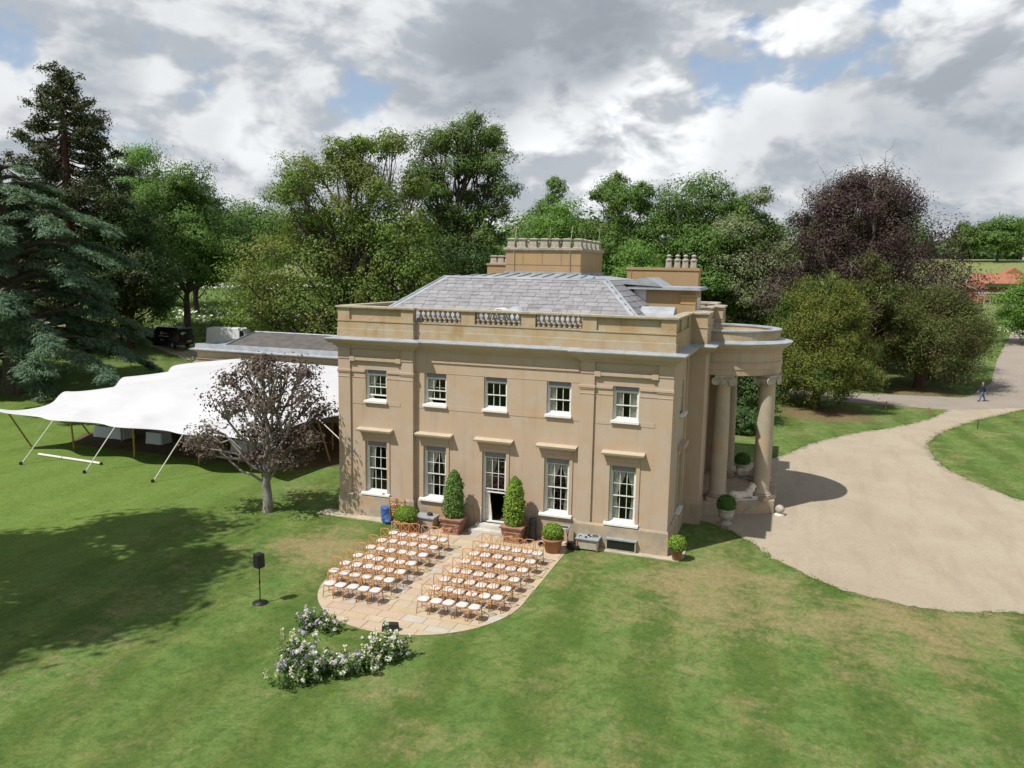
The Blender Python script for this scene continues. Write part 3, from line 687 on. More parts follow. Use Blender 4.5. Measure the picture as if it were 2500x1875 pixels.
for i, x in enumerate(WX):
    yw = YN if i in (0, 4) else YC
    # ground floor
    if i == 2:
        o = sash(x, yw, wg, .36, GF[1], 3, 4, raised=1.30)
        MB().box(x - .95, x + .95, -.55, YC + .2, .0, .19).obj('step', STEP, house, bevel=.01)
        MB().box(x - .78, x + .78, -.2, YC + .36, .192, .36).obj('step', STEP, house, bevel=.01)
        MB().box(x - wg - .03, x - wg - .002, -.02, YC + .3, .36, 1.05).obj('door_cheek', WHITE, house)
        curtain(MB(), x - wg + .07, x + .05, yw + .27, .40, 3.45, .55).obj('curtain', CURT, o)
    else:
        o = sash(x, yw, wg, GF[0], GF[1], 3, 4)
        MB().add([(x - .74, yw - .19, 1.06), (x + .74, yw - .19, 1.06), (x + .74, yw + .0, 1.06), (x - .74, yw + .0, 1.06), (x - .74, yw - .19, 1.15), (x + .74, yw - .19, 1.15), (x + .74, yw + .0, 1.19), (x - .74, yw + .0, 1.19)], [(0, 3, 2, 1), (4, 5, 6, 7), (0, 1, 5, 4), (1, 2, 6, 5), (2, 3, 7, 6), (3, 0, 4, 7)]).box(x - wg + .003, x + wg - .003, yw + .001, yw + .14, 1.10, 1.195).obj('sill', WHITE, o, bevel=.008)
        if i == 0: curtain(MB(), x - wg + .07, x - .12, yw + .27, 1.2, 3.5, .95).obj('curtain', CURT, o)
        else:
            curtain(MB(), x - wg + .07, x + .10, yw + .27, 1.25, 3.5, .6).obj('curtain', CURT, o)
            curtain(MB(), x + .12, x + wg - .07, yw + .27, 1.25, 3.5, .5, -1).obj('curtain', CURT, o)
        if i == 0: curtain(MB(), x + .32, x + wg - .07, yw + .27, 1.25, 3.5, .5, -1).obj('curtain', CURT, o)
    # architrave and hood
    zb = .36 if i == 2 else 1.2
    MB().box(x - .71, x - wg - .002, yw - .045, yw + .02, zb, 3.80).box(x + wg + .002, x + .71, yw - .045, yw + .02, zb, 3.80).box(x - wg - .002, x + wg + .002, yw - .045, yw + .02, 3.632, 3.80).obj('architrave', STONE, house, bevel=.01)
    MB().box(x - .68, x + .68, yw - .03, yw + .02, 3.802, 4.03).obj('hood_frieze', STONE, house)
    MB().add([(x + sx * a, yw - d, z) for z, a, d in ((4.032, .76, .14), (4.10, .80, .20), (4.12, .88, .31), (4.20, .90, .34), (4.215, .90, .34)) for sx in (-1, 1)] + [(x - .90, yw + .02, 4.28), (x + .90, yw + .02, 4.28), (x - .76, yw + .02, 4.032), (x + .76, yw + .02, 4.032), (x - .9, yw + .02, 4.2), (x + .9, yw + .02, 4.2), (x - .88, yw + .02, 4.12), (x + .88, yw + .02, 4.12), (x - .8, yw + .02, 4.1), (x + .8, yw + .02, 4.1)],
             [(0, 1, 3, 2), (2, 3, 5, 4), (4, 5, 7, 6), (6, 7, 9, 8), (8, 9, 11, 10), (0, 12, 13, 1), (0, 2, 18, 12), (2, 4, 16, 18), (4, 6, 14, 16), (6, 8, 10, 14), (1, 13, 19, 3), (3, 19, 17, 5), (5, 17, 15, 7), (7, 15, 11, 9)]).obj('window_hood', HOODM, house)
    # upper floor
    o = sash(x, yw, wu, UF[0], UF[1], 3, 2, raised=(.14 if i in (0, 1) else 0))
    MB().box(x - .60, x + .60, yw - .12, yw + .001, 5.45, 5.555).box(x - wu + .003, x + wu - .003, yw + .001, yw + .14, 5.47, 5.585).obj('sill', WHITE, o, bevel=.008)
    if i in (0, 1, 3): curtain(MB(), x - wu + .07, x + (-.02 if i < 2 else -.16), yw + .27, 5.6, 6.9, .9 if i < 2 else None).obj('curtain', CURT, o)
    if i == 4:
        curtain(MB(), x - wu + .07, x - .18, yw + .27, 5.6, 6.9).obj('curtain', CURT, o); curtain(MB(), x + .12, x + wu - .07, yw + .27, 5.6, 6.9, None, -1).obj('curtain', CURT, o)
# one window column on the right-hand side wall
for (z0, z1, rows) in ((*GF, 4), (*UF, 2)):
    m = MB(); X0 = HX - .24
    for a, b, c, d in ((2.45, 2.52, z0, z1), (3.38, 3.45, z0, z1), (2.52, 3.38, z0, z0 + .07), (2.52, 3.38, z1 - .12, z1), (2.52, 3.38, (z0 + z1) / 2 - .03, (z0 + z1) / 2 + .03)): m.box(X0, X0 + .12, a, b, c, d)
    o = m.obj('window', WHITE, house)
    for c_ in range(3):
        for r_ in range(rows): MB().box(X0 + .05, X0 + .056, 2.53 + .285 * c_, 2.53 + .285 * (c_ + 1) - .02, z0 + .08 + (z1 - z0 - .2) * r_ / rows, z0 + .06 + (z1 - z0 - .2) * (r_ + 1) / rows).obj('pane', GLASS, o)
    MB().box(HX - .22, HX + .16, 2.36, 3.54, z0 - .10, z0 + .0).obj('sill', WHITE, o)
MB().box(HX - .04, HX + .26, 2.2, 3.7, 4.05, 4.22).box(HX - .04, HX + .02, 2.3, 2.45, 1.2, 4.04).box(HX - .04, HX + .02, 3.45, 3.6, 1.2, 4.04).obj('window_hood', STONE, house)
# rooms behind the glass: floors, party walls
MB().box(-HX + .41, HX - .41, .52, 6, .30, .352).box(-HX + .41, HX - .41, .52, 6, 4.5, 4.9).box(-HX + .41, HX - .41, 6, 6.2, .35, 8.0).obj('room_floor', FLOORM, house)
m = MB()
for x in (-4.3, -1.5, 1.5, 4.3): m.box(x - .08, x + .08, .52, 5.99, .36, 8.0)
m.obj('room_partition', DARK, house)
MB().box(-HX + .05, HX - .05, .3, HB - .1, 8.02, 8.3).obj('roof_deck', LEAD, house)

# roof
e0, e1, yt, zt, ze, xe, xt = .46, 10.6, 3.6, 11.25, 9.18, 6.62, 4.04
roof = MB().add([(-xe, e0, ze), (xe, e0, ze), (xt, yt, zt), (-xt, yt, zt), (xe, e1, ze), (xt, e1 - 1.5, zt), (-xe, e1, ze), (-xt, e1 - 1.5, zt), (-xe, e0, 8.3), (xe, e0, 8.3), (xe, e1, 8.3), (-xe, e1, 8.3)], [(0, 1, 2, 3), (1, 4, 5, 2), (6, 0, 3, 7), (4, 6, 7, 5), (2, 5, 7, 3), (0, 8, 9, 1), (1, 9, 10, 4), (6, 11, 8, 0), (4, 10, 11, 6)]).obj('roof', SLATE, house)
ns = Vector((0, -(zt - ze), yt - e0)).normalized(); sl = Vector((0, yt - e0, zt - ze)); SLN = sl.length; sl.normalize()
unit = MB().box(0, 1, -.0, 1.0, 0, .013).mesh('slate', SLATE)
rng = random.Random(3); nrow = 13
for j in range(nrow):
    t0 = j * SLN / nrow; hh_ = SLN / nrow + .03; xw = xe + (xt - xe) * (t0 / SLN); xw2 = xe + (xt - xe) * ((t0 + hh_ * .8) / SLN)
    x = -xw + rng.random() * .1
    while x < xw2 - .12:
        wd = min(rng.uniform(.42, .70) * (1.1 - .015 * j), xw2 + .05 - x)
        if wd < .2: break
        L_ = hh_ + rng.uniform(-.012, .012)
        base = Vector((x + .006, e0, ze)) + sl * (t0 - .01) + ns * .034
        o = link('slate', unit, roof)
        M_ = Matrix((Vector((1, 0, 0)), (sl - ns * .05).normalized(), (ns + sl * .05).normalized())).transposed().to_4x4()
        M_.translation = base
        o.matrix_local = M_ @ Matrix.Diagonal((wd - .014, L_, rng.uniform(.9, 1.8), 1))
        x += wd
# slates on the hidden-side hip, joined
m = MB(); sr = Vector((xt - xe, 0, zt - ze)); SL2 = sr.length; sr.normalize(); nr = Vector((zt - ze, 0, xe - xt)).normalized()
for j in range(9):
    t0 = j * SL2 / 9; y0 = e0 + (yt - e0) * t0 / SL2 + .1; y = y0 - rng.random() * .2
    while y < 8.6:
        wd = rng.uniform(.45, .8); a = Vector((xe, max(y, y0), ze)) + sr * t0 + nr * .03; b = a + Vector((0, wd - .02, 0)); q_ = SL2 / 9 + .03
        m.add([a, b, b + sr * q_ - nr * .02, a + sr * q_ - nr * .02, a - nr * .012, b - nr * .012], [(0, 1, 2, 3), (0, 4, 5, 1)]); y += wd
stuff(m.obj('side_slates', SLATE, roof))
hip = MB()
for s in (-1, 1): hip.tube([(s * xe, e0, ze + .05), (s * xt, yt, zt + .05)], .07, 8)
hip.tube([(-xt, yt, zt + .04), (xt, yt, zt + .04)], .055, 8)
hip.obj('lead_hip', LEAD, roof, True)
for s in (-1, 1):   # flat lead soakers beside the hips
    a = Vector((s * xe, e0, ze)); b = Vector((s * xt, yt, zt)); o1 = Vector((-s * .26, 0, 0))
    MB().add([a + ns * .06, b + ns * .06, b + o1 + ns * .055, a + o1 + ns * .055], [(0, 1, 2, 3)]).obj('lead_soaker', LEAD, roof)
MB().add([(-xt, yt - .12, zt + .0), (xt, yt - .12, zt + .0), (xt, yt + .02, zt + .075), (-xt, yt + .02, zt + .075)], [(0, 1, 2, 3)]).obj('lead_ridge_apron', LEAD, roof)
# lead crown of the roof with batten rolls, rising to the great stack
CX0, CX1, CY0, CY1 = -1.95, 2.0, 6.5, 11.2
zf = 11.48
lf = MB().add([(-xt, yt, zt + .03), (xt, yt, zt + .03), (xt, 10.2, zt + .03), (-xt, 10.2, zt + .03), (CX0 - .25, CY0 - .25, zf), (CX1 + .25, CY0 - .25, zf), (CX1 + .25, 10.0, zf), (CX0 - .25, 10.0, zf)], [(0, 1, 5, 4), (1, 2, 6, 5), (2, 3, 7, 6), (3, 0, 4, 7), (4, 5, 6, 7)]).obj('lead_flat', LEAD, roof)
for i in range(12):
    x = -3.6 + .62 * i; f = min(1, max(.25, (xt - abs(x)) / (xt - 2.2)))
    MB().tube([(x, yt + .03, zt + .06), (x * (1 - .02), yt + (CY0 - .25 - yt) * f, zt + .06 + (zf - zt - .03) * f)], .035, 6).obj('lead_roll', LEAD, lf, True)

def pots(stack, pts, kind='square', z=0, s=1.):
    if kind == 'square':
        m = MB().frust(0, 0, 0, .05, .24, .24, .22, .22).frust(0, 0, .05, .36, .2, .2, .17, .17).frust(0, 0, .36, .42, .2, .2, .235, .235).frust(0, 0, .42, .47, .235, .235, .14, .14)
    else:
        m = MB().frust(0, 0, 0, .40, .17, .17, .14, .14).lathe([(.2, .38), (.2, .44), (.13, .50), (.10, .50), (.10, .62), (.15, .63), (.14, .68), (.04, .74), (.0, .74)], 12)
    me_ = m.mesh('chimney_pot', POTM)
    for x, y in pts: link('chimney_pot', me_, stack, (x, y, z))
st = MB().box(CX0, CX1, CY0, CY1, 8.3, 12.62).obj('chimney_stack', OCHRE, house)
MB().box(CX0 - .05, CX1 + .05, CY0 - .05, CY1 + .05, 12.62, 12.69).box(CX0 - .10, CX1 + .10, CY0 - .10, CY1 + .10, 12.69, 12.80).obj('stack_cap', COPE, st)
MB().box(CX0 - .06, CX1 + .06, CY0 - .06, CY1 + .06, zf - .02, zf + .12).obj('lead_apron', LEAD, st)
m = MB().box(CX0, CX1, CY0 - .012, CY0 + .01, 11.93, 11.96)
for x in (-1.02, 0.0, 1.0): m.box(x - .012, x + .012, CY0 - .012, CY0 + .01, 11.96, 12.6)
m.obj('stucco_joint', BROWNWOOD, st)
pots(st, [(-1.7 + .585 * i, CY0 + .24) for i in range(7)] + [(1.8, CY0 + .24 + .95 * i) for i in range(1, 5)] + [(-1.7 + .6 * i, CY1 - .3) for i in range(6)] + [(-1.7, CY0 + 1.4), (-1.7, CY0 + 2.6)], 'square', 12.80)
for x, y in ((-1.5, 6.45), (1.45, 6.45)): MB().tube([(x, y, zf + .1), (x, y, 12.82), (x + .04, y + .3, 13.9)], .018, 5).obj('lightning_rod', COPE, st)
for x, y in ((-.4, 9), (1.9, 10.6)): MB().tube([(x, y, 12.7), (x + .05, y, 13.95)], .015, 5).obj('lightning_rod', COPE, st)
st = MB().box(-5.1, -3.0, 12.0, 13.0, 8.3, 11.92).box(-5.16, -2.94, 11.94, 13.06, 11.92, 12.02).obj('chimney_stack', OCHRE, house)
pots(st, [(-4.8, 12.4), (-4.35, 12.4), (-3.9, 12.4), (-3.45, 12.4)], 'square', 12.02)
st = MB().box(3.05, 7.05, 13.0, 14.2, 8.3, 11.80).box(3.0, 7.1, 12.95, 14.25, 11.80, 11.95).obj('chimney_stack', OCHRE, house)
pots(st, [(5.35, 13.3), (5.83, 13.3), (6.27, 13.3), (6.72, 13.3)], 'round', 11.95)
MB().tube([(3.3, 12.98, 9.6), (3.3, 12.98, 12.3)], .016, 5).obj('lightning_rod', COPE, st)
at = MB().box(5.35, 7.65, 6.4, 9.2, 8.3, 10.86).box(7.02, 7.72, 6.34, 6.9, 8.3, 10.55).box(6.95, 7.80, 6.28, 6.95, 10.55, 10.64).box(7.0, 7.74, 6.32, 6.92, 10.20, 10.23).obj('attic_block', OCHRE, house)
MB().box(4.45, 7.95, 6.05, 9.6, 10.86, 10.95).box(4.5, 7.9, 6.1, 9.55, 10.951, 11.0).obj('lead_slab_roof', LEAD, at)
MB().box(4.75, 5.34, 6.45, 9.2, 8.3, 10.85).obj('white_board', WHITE, at)
MB().box(7.66, 7.70, 7.0, 8.6, 9.9, 10.5).obj('attic_window', WHITE, at)
MB().add([(5.43, 6, 11.43), (3.57, 6.0, 11.13), (6.13, 6.02, 11.0), (5.43, 9.5, 11.43), (3.57, 9.5, 11.2), (6.13, 9.5, 11.0)], [(0, 1, 4, 3), (0, 3, 5, 2), (0, 2, 1)]).obj('lead_gablet', LEAD, house)
bd = MB()
prof = [(.0, .0)] + [(.62 * math.cos(t), .55 * math.sin(t)) for t in np.linspace(0, math.pi, 13)]
pb = [(5.65, 3.2 + .62 + a * 1.0, 9.6 + b) for a, b in [(.62 * math.cos(t), .56 * math.sin(t)) for t in np.linspace(0, math.pi, 13)]]
bd.v = pb + [(x + 1.5, y, z) for x, y, z in pb]; n = len(pb)
bd.f = [(i, i + 1, n + i + 1, n + i) for i in range(n - 1)] + [tuple(range(n)), tuple(range(2 * n - 1, n - 1, -1))]
bd.obj('barrel_dormer', LEAD, house)
# round-headed skylight at the foot of the front slope
sk = MB(); ring = [(-.05 + .42 * math.cos(t), .45 + .0, 9.42 + .56 * math.sin(t)) for t in np.linspace(0, math.pi, 17)]
for yy in (.55, .8, 1.05): sk.tube([(x, yy, z) for x, _, z in ring], .03, 6)
for t in (3, 8, 13): sk.tube([(ring[t][0], .55, ring[t][2]), (ring[t][0], 1.05, ring[t][2])], .02, 5)
sk.tube([(-.05, .55, 9.4), (-.05, .55, 9.98)], .018, 5)
so_ = sk.obj('skylight', WHITE, house, True)
g = MB(); g.v = [(x, yy, z) for yy in (.56, 1.04) for x, _, z in ring]; g.f = [(i, i + 1, 17 + i + 1, 17 + i) for i in range(16)] + [tuple(range(17))]; g.obj('pane', GLASS, so_)
MB().lathe([(.42, 0), (.40, .06), (.2, .1), (0, .11)], 18).xf(Matrix.Translation((.55, 1.0, 9.72)) @ Matrix.Rotation(R(60), 4, 'X')).obj('lead_disc', LEAD, so_, True)

# ---------------------------------------------------------------- low wing behind the marquee
WY0, WX0 = 18.2, -33.0
wing = tag(empty('low_wing', (0, 0, 0)), 'long single-storey wing with grey felt roof and lead gutter behind the marquee', 'wing')
MB().box(WX0 + .6, -7.8, WY0 + .5, 28, 0, 4.75).obj('wall', mat('pale_wing_stone', (.50, .40, .265), (.45, .355, .235), 1.1, .88, .08, 50, .2, 80, .004), wing)
MB().box(WX0 + .5, -7.8, WY0 + .42, WY0 + .52, 4.2, 4.28).obj('string_course', STONE, wing)
MB().sweep([(WX0 + .6, 28), (WX0 + .6, WY0 + .5), (-7.8, WY0 + .5)][::1], [(-.1, 4.74), (.05, 4.74), (.12, 4.82), (.35, 4.9), (.40, 4.95), (-.1, 4.95)], False).obj('cornice', STONE, wing)
MB().sweep([(WX0 + .6, 28), (WX0 + .6, WY0 + .5), (-7.8, WY0 + .5)], [(-.4, 4.96), (.44, 4.955), (.44, 5.0), (.12, 5.08), (.08, 5.40), (-.08, 5.42), (-.12, 5.2), (-.4, 5.1)], False).obj('lead_gutter', LEAD, wing)
MB().add([(WX0 + 2.6, WY0 + .75, 5.12), (-7.8, WY0 + .75, 5.12), (-7.8, 23.4, 6.05), (WX0 + 2.6, 23.4, 6.05), (-7.8, 28, 5.3), (WX0 + 2.6, 28, 5.3)], [(0, 1, 2, 3), (3, 2, 4, 5), (0, 3, 5)]).obj('roof', FELT, wing)
MB().tube([(WX0 + 2.6, WY0 + .75, 5.16), (WX0 + 2.6, 23.4, 6.09), (-7.8, 23.4, 6.09)], .09, 6).box(WX0 + .9, WX0 + 2.5, WY0 + .8, 28, 4.96, 5.06).obj('lead_roll', LEAD, wing)
MB().tube([(-18.0, 19.6, 5.2), (-18, 19.6, 5.75)], .06, 8).obj('vent_pipe', WHITE, wing)



# ================================================================ trees
def unitv(a): return a / np.maximum(np.linalg.norm(a, axis=-1, keepdims=True), 1e-9)
def leaves(rg, pos, nrm, size, aspect=.55, along=None, var=.35):
    """one rhombic leaf face per position"""
    n = len(pos); nrm = unitv(nrm)
    rv = rg.normal(size=(n, 3)) if along is None else along + rg.normal(size=(n, 3)) * .25
    b = unitv(rv - nrm * np.sum(rv * nrm, -1, keepdims=True)); t = np.cross(nrm, b)
    s = (size * (1 + var * (rg.random((n, 1)) * 2 - 1)))
    V = np.stack([pos - b * s, pos + t * s * aspect, pos + b * s, pos - t * s * aspect], 1)
    return V.reshape(-1, 3)
def leaf_mesh(name, V, m):
    return np_mesh(name, V, np.arange(len(V)).reshape(-1, 4), m)
def tri_leaves(rg, pos, nrm, size, aspect=.55, along=None, var=.35):
    n = len(pos); nrm = unitv(nrm)
    rv = rg.normal(size=(n, 3)) if along is None else along + rg.normal(size=(n, 3)) * .25
    b = unitv(rv - nrm * np.sum(rv * nrm, -1, keepdims=True)); t = np.cross(nrm, b); s = (size * (1 + var * (rg.random((n, 1)) * 2 - 1)))
    return np.stack([pos - b * s * .7 - t * s * aspect, pos - b * s * .7 + t * s * aspect, pos + b * s * 1.1], 1).reshape(-1, 3)
def tri_mesh(name, V, m):
    return np_mesh(name, V, np.arange(len(V)).reshape(-1, 3), m)
def limb(m, rg, a, b, r0, r1, wob=.06, n=4, sag=0., sides=6):
    a = np.array(a, float); b = np.array(b, float); L = np.linalg.norm(b - a); pts = []
    for i in range(n + 1):
        t = i / n; p = a + (b - a) * t + rg.normal(size=3) * wob * L * math.sin(math.pi * t); p[2] += sag * L * 4 * t * (1 - t); pts.append(p)
    m.tube(pts, [r0 + (r1 - r0) * i / n for i in range(n + 1)], sides, False); return pts
def fib(n, rg, zmin=-1.):
    i = np.arange(n) + .5; z = 1 - (1 - zmin) * i / n; th = i * 2.399963 + rg.random() * 6; r = np.sqrt(np.maximum(0, 1 - z * z))
    return np.stack([r * np.cos(th), r * np.sin(th), z], -1)
def broadleaf(name, label, cat, loc, H, Rr, base, lm, bark, seed, lobes=34, clumps=12, per=20, ls=.30, flat=.62, offs=(0, 0), topw=.62, loberad=.36, tr=.35, bare=0, droop=0., lobelist=None, group=None, core=.25, stem=None, lean=(0, 0), spread=.34):
    """trunk + limbs + clumped crown. crown spans base..H, radius Rr"""
    rg = np.random.default_rng(seed); root = tag(empty(name, loc), label, cat, group)
    far = ls > .15
    if far: per, ls = (int(per * 4.2), ls * .45) if ls < .45 else (int(per * 3.0), ls * .56)
    zc = (H + base) / 2; hz_ = (H - base) / 2
    if lobelist is None:
        d = fib(lobes, rg, -.85); k_ = .66 + .24 * rg.random((lobes, 1))
        k_[rg.random((lobes, 1)) < core] *= .45
        d = d + rg.normal(size=d.shape) * .12
        C = d * k_ * np.array([Rr, Rr, hz_]); C[:, :2] *= np.where(C[:, 2:] > 0, 1 - (1 - topw) * (C[:, 2:] / hz_) ** 1.5, 1)
        C[:, 0] += offs[0]; C[:, 1] += offs[1]; C[:, 2] += zc
        lr = Rr * loberad * (.7 + .6 * rg.random(lobes))
    else:
        C = np.array([l[:3] for l in lobelist], float); lr = np.array([l[3] for l in lobelist], float)
    tm = MB(); fork = max(base * .9 + .4, H * .22) if stem is None else stem
    tp = limb(tm, rg, (0, 0, -.3), (offs[0] * .3 + lean[0], offs[1] * .3 + lean[1], fork), tr * 1.25, tr * .85, .02, 4, 0, 9)
    tip = (offs[0] * .8, offs[1] * .8, fork + (H - fork) * .62)
    tp2 = limb(tm, rg, tp[-1], tip, tr * .85, tr * .2, .05, 5, 0, 7)
    allp = tp + tp2
    V = []
    for i in range(len(C)):
        c = C[i]
        cand = [p for p in allp if p[2] < c[2] - .2 * lr[i]] or [tp[-1]]
        s = cand[int(len(cand) * min(.99, .45 + .5 * rg.random()))]
        bp_ = limb(tm, rg, s, c, tr * .32, .05, .07, 4, .03, 5)
        d = fib(clumps, rg, -.55) + rg.normal(size=(clumps, 3)) * .2
        cc = c + d * lr[i] * np.array([1, 1, .8]) * (.72 + .4 * rg.random((clumps, 1)))
        for q_ in cc[::3]: limb(tm, rg, bp_[-2], q_, .045, .015, .05, 2, 0, 3)
        rc = lr[i] * spread * (.7 + .6 * rg.random((clumps, 1, 1)))
        g = rg.normal(size=(clumps, per, 3)) * np.array([1, 1, flat])
        pos = cc[:, None] + g * rc
        out = unitv(pos - c) * .8 + unitv(g) * .7 + np.array([0, 0, .5]) + rg.normal(size=g.shape) * .26
        if droop: pos[..., 2] -= droop * rg.random((clumps, per)) ** 2
        V.append((tri_leaves if far else leaves)(rg, pos.reshape(-1, 3), out.reshape(-1, 3), ls, .6))
    for _ in range(bare):     # dead pale twigs standing out of the crown
        c = C[rg.integers(len(C))]; d = unitv(c - np.array([offs[0], offs[1], zc - hz_ * .3])); e = c + d * Rr * (.14 + .14 * rg.random()) + rg.normal(size=3) * Rr * .06
        pp_ = limb(tm, rg, c, e, .07, .02, .1, 4, .05, 4)
        for _k in range(4): limb(tm, rg, pp_[2 + _k % 3], pp_[2 + _k % 3] + d * Rr * .07 + rg.normal(size=3) * Rr * .06, .03, .01, .1, 2, 0, 3)
    link('trunk', tm.mesh('trunk', bark, True), root)
    link('crown', (tri_mesh if far else leaf_mesh)('crown', np.concatenate(V), lm), root)
    return root

G = leafmat
L_OAK = G('olive_leaves', (.056, .104, .016), (.104, .145, .028), .28, (.112, .122, .030), .28)
L_MID = G('mid_green_leaves', (.044, .092, .018), (.080, .142, .026), .28, (.060, .100, .022), .3)
L_BRT = G('bright_green_leaves', (.060, .125, .020), (.095, .170, .030), .3)
L_DRK = G('dark_green_leaves', (.026, .052, .014), (.045, .078, .020), .2)
L_TALL = G('tall_tree_leaves', (.046, .088, .018), (.080, .125, .028), .25, (.072, .095, .026), .4)
L_GREY = G('grey_green_leaves', (.088, .112, .046), (.125, .150, .070), .2)
L_BEECH = G('copper_leaves', (.029, .016, .017), (.052, .028, .028), .18, (.042, .036, .020), .35)
L_PLUM = G('purple_brown_leaves', (.050, .034, .031), (.098, .064, .054), .2, (.072, .062, .034), .9)
L_GYEW = G('golden_yew_leaves', (.066, .086, .014), (.110, .118, .020), .18, (.044, .072, .014), .45)
L_DYEW = G('yew_leaves', (.034, .052, .012), (.072, .082, .018), .12, (.050, .045, .016), .4)
L_WELL = G('wellingtonia_leaves', (.026, .038, .015), (.048, .055, .020), .1)
L_CED = G('blue_cedar_leaves', (.050, .092, .050), (.090, .140, .088), .2, (.060, .096, .040), .5)
L_BOX = G('box_leaves', (.085, .150, .018), (.150, .220, .030), .25)
L_BOXD = G('dark_box_leaves', (.040, .085, .018), (.065, .120, .024), .2)
L_TOP = G('topiary_leaves', (.055, .105, .022), (.095, .160, .038), .22)
L_FAR = G('far_wood_leaves', (.055, .095, .028), (.085, .130, .040), .2, (.045, .080, .03), .05)

def at(x, y): return (x, y, hz(x, y))
# wellingtonia
def redwood(loc, H, Rr, seed):
    rg = np.random.default_rng(seed); root = tag(empty('wellingtonia_tree', loc), 'tallest dark conifer with ragged tapering crown against the sky at left', 'conifer')
    tm = MB(); tm.tube([(0, 0, -.3), (0, 0, 1.5), (.05, .05, H * .5), (0, .1, H - .6)], [1.15, .85, .5, .07], 10, False); V = []
    z = 3.5
    while z < H - .4:
        f = (z - 3.5) / (H - 3.5); Lm = Rr * (1 - f) ** .62 * (.75 + .25 * math.sin(f * 3 + .5)) + .45
        for b in range(4):
            a = rg.random() * 6.283; L = Lm * (.55 + .5 * rg.random()); d = np.array([math.cos(a), math.sin(a), 0]); pts = []
            for i in range(6):
                t = i / 5; pts.append(d * L * t + np.array([0, 0, z - L * .22 * math.sin(t * 2.4) + L * .16 * t * t]) + rg.normal(size=3) * .05 * L * t)
            tm.tube(pts, [.11 * (1 - .75 * i / 5) + .02 for i in range(6)], 4, False)
            nc = max(3, int(L * 2.3)); t = .3 + .72 * np.sqrt(rg.random(nc)); P_ = np.array([[np.interp(tt, np.linspace(0, 1, 6), [p[j] for p in pts]) for j in range(3)] for tt in t])
            P_ += rg.normal(size=P_.shape) * np.array([.38, .38, .16])
            g = rg.normal(size=(nc, 44, 3)) * np.array([.32, .32, .19]); pos = P_[:, None] + g
            nr_ = g * 1.5 + np.array([0, 0, .45]) + rg.normal(size=g.shape) * .35
            V.append(tri_leaves(rg, pos.reshape(-1, 3), nr_.reshape(-1, 3), .13, .6))
        z += .34 + .2 * rg.random()
    link('trunk', tm.mesh('trunk', BARKR, True), root); link('crown', tri_mesh('crown', np.concatenate(V), L_WELL), root)
redwood(at(-57.6, 29.8), 27.6, 10.0, 4)
def cedar(loc, H, Rr, seed):
    rg = np.random.default_rng(seed); root = tag(empty('blue_cedar_tree', loc), 'broad blue-green cedar with layered drooping boughs beside the marquee', 'cedar')
    tm = MB(); tm.tube([(0, 0, -.4), (.1, 0, 2), (-.2, .2, 6), (.1, 0, H * .72), (0, 0, H - 1)], [1.1, .85, .7, .4, .12], 10, False); V = []
    nb = 100
    for b in range(nb):
        f = (b + .5) / nb; z = (1.6 + 15.0 * f + rg.normal() * .35) * H / 17.2; a = b * 2.39996 + rg.normal() * .35
        ex = np.interp(f, [0, .12, .25, .45, .7, .88, 1], [1.25, 1.2, .92, .92, .86, .66, .3]); L = Rr * ex * (.5 + .62 * rg.random()); d = np.array([math.cos(a), math.sin(a), 0]); sd = np.array([-d[1], d[0], 0]); pts = []
        for i in range(8):
            t = i / 7; pts.append(d * L * t + np.array([0, 0, z + L * .22 * math.sin(t * 2.1) - L * .26 * t * t]) + sd * rg.normal() * .03 * L)
        tm.tube(pts, [.2 * (1 - .85 * i / 7) + .02 for i in range(8)], 5, False)
        for tw in range(int(5 + L * 2.3)):       # side sprays: flat fans that hang at the tip
            t = .30 + .70 * math.sqrt(rg.random()); P0 = np.array([np.interp(t, np.linspace(0, 1, 8), [p[j] for p in pts]) for j in range(3)])
            sgn = 1 if rg.random() < .5 else -1; dr = unitv(d * rg.uniform(.5, 1.1) + sd * sgn * rg.uniform(.1, 1.0)); Ls = rg.uniform(.9, 1.9) * (1.15 - .3 * t); n_ = 150
            u = np.sqrt(rg.random(n_)); wv_ = rg.normal(size=n_) * (.10 + .22 * u * (1.1 - u) * 2.2) ; pr_ = np.cross(dr, [0, 0, 1.])
            pos = P0 + dr * (u * Ls)[:, None] + pr_ * (wv_ * Ls)[:, None] + rg.normal(size=(n_, 3)) * np.array([.05, .05, .10]); pos[:, 2] += .12 * u - .50 * u ** 2 * Ls * .8 - .25 * np.abs(wv_)
            al = dr * .9 + pr_ * (np.sign(wv_) * .7)[:, None] + np.array([0, 0, -.45]) * u[:, None]
            V.append(tri_leaves(rg, pos, np.array([0, 0, 1.]) + dr * .55 * u[:, None] + rg.normal(size=(n_, 3)) * .42, .16, .26, al))
    link('trunk', tm.mesh('trunk', BARK, True), root); link('crown', tri_mesh('crown', np.concatenate(V), L_CED), root)
cedar(at(-46.9, 14.3), 18.4, 8.9, 8)
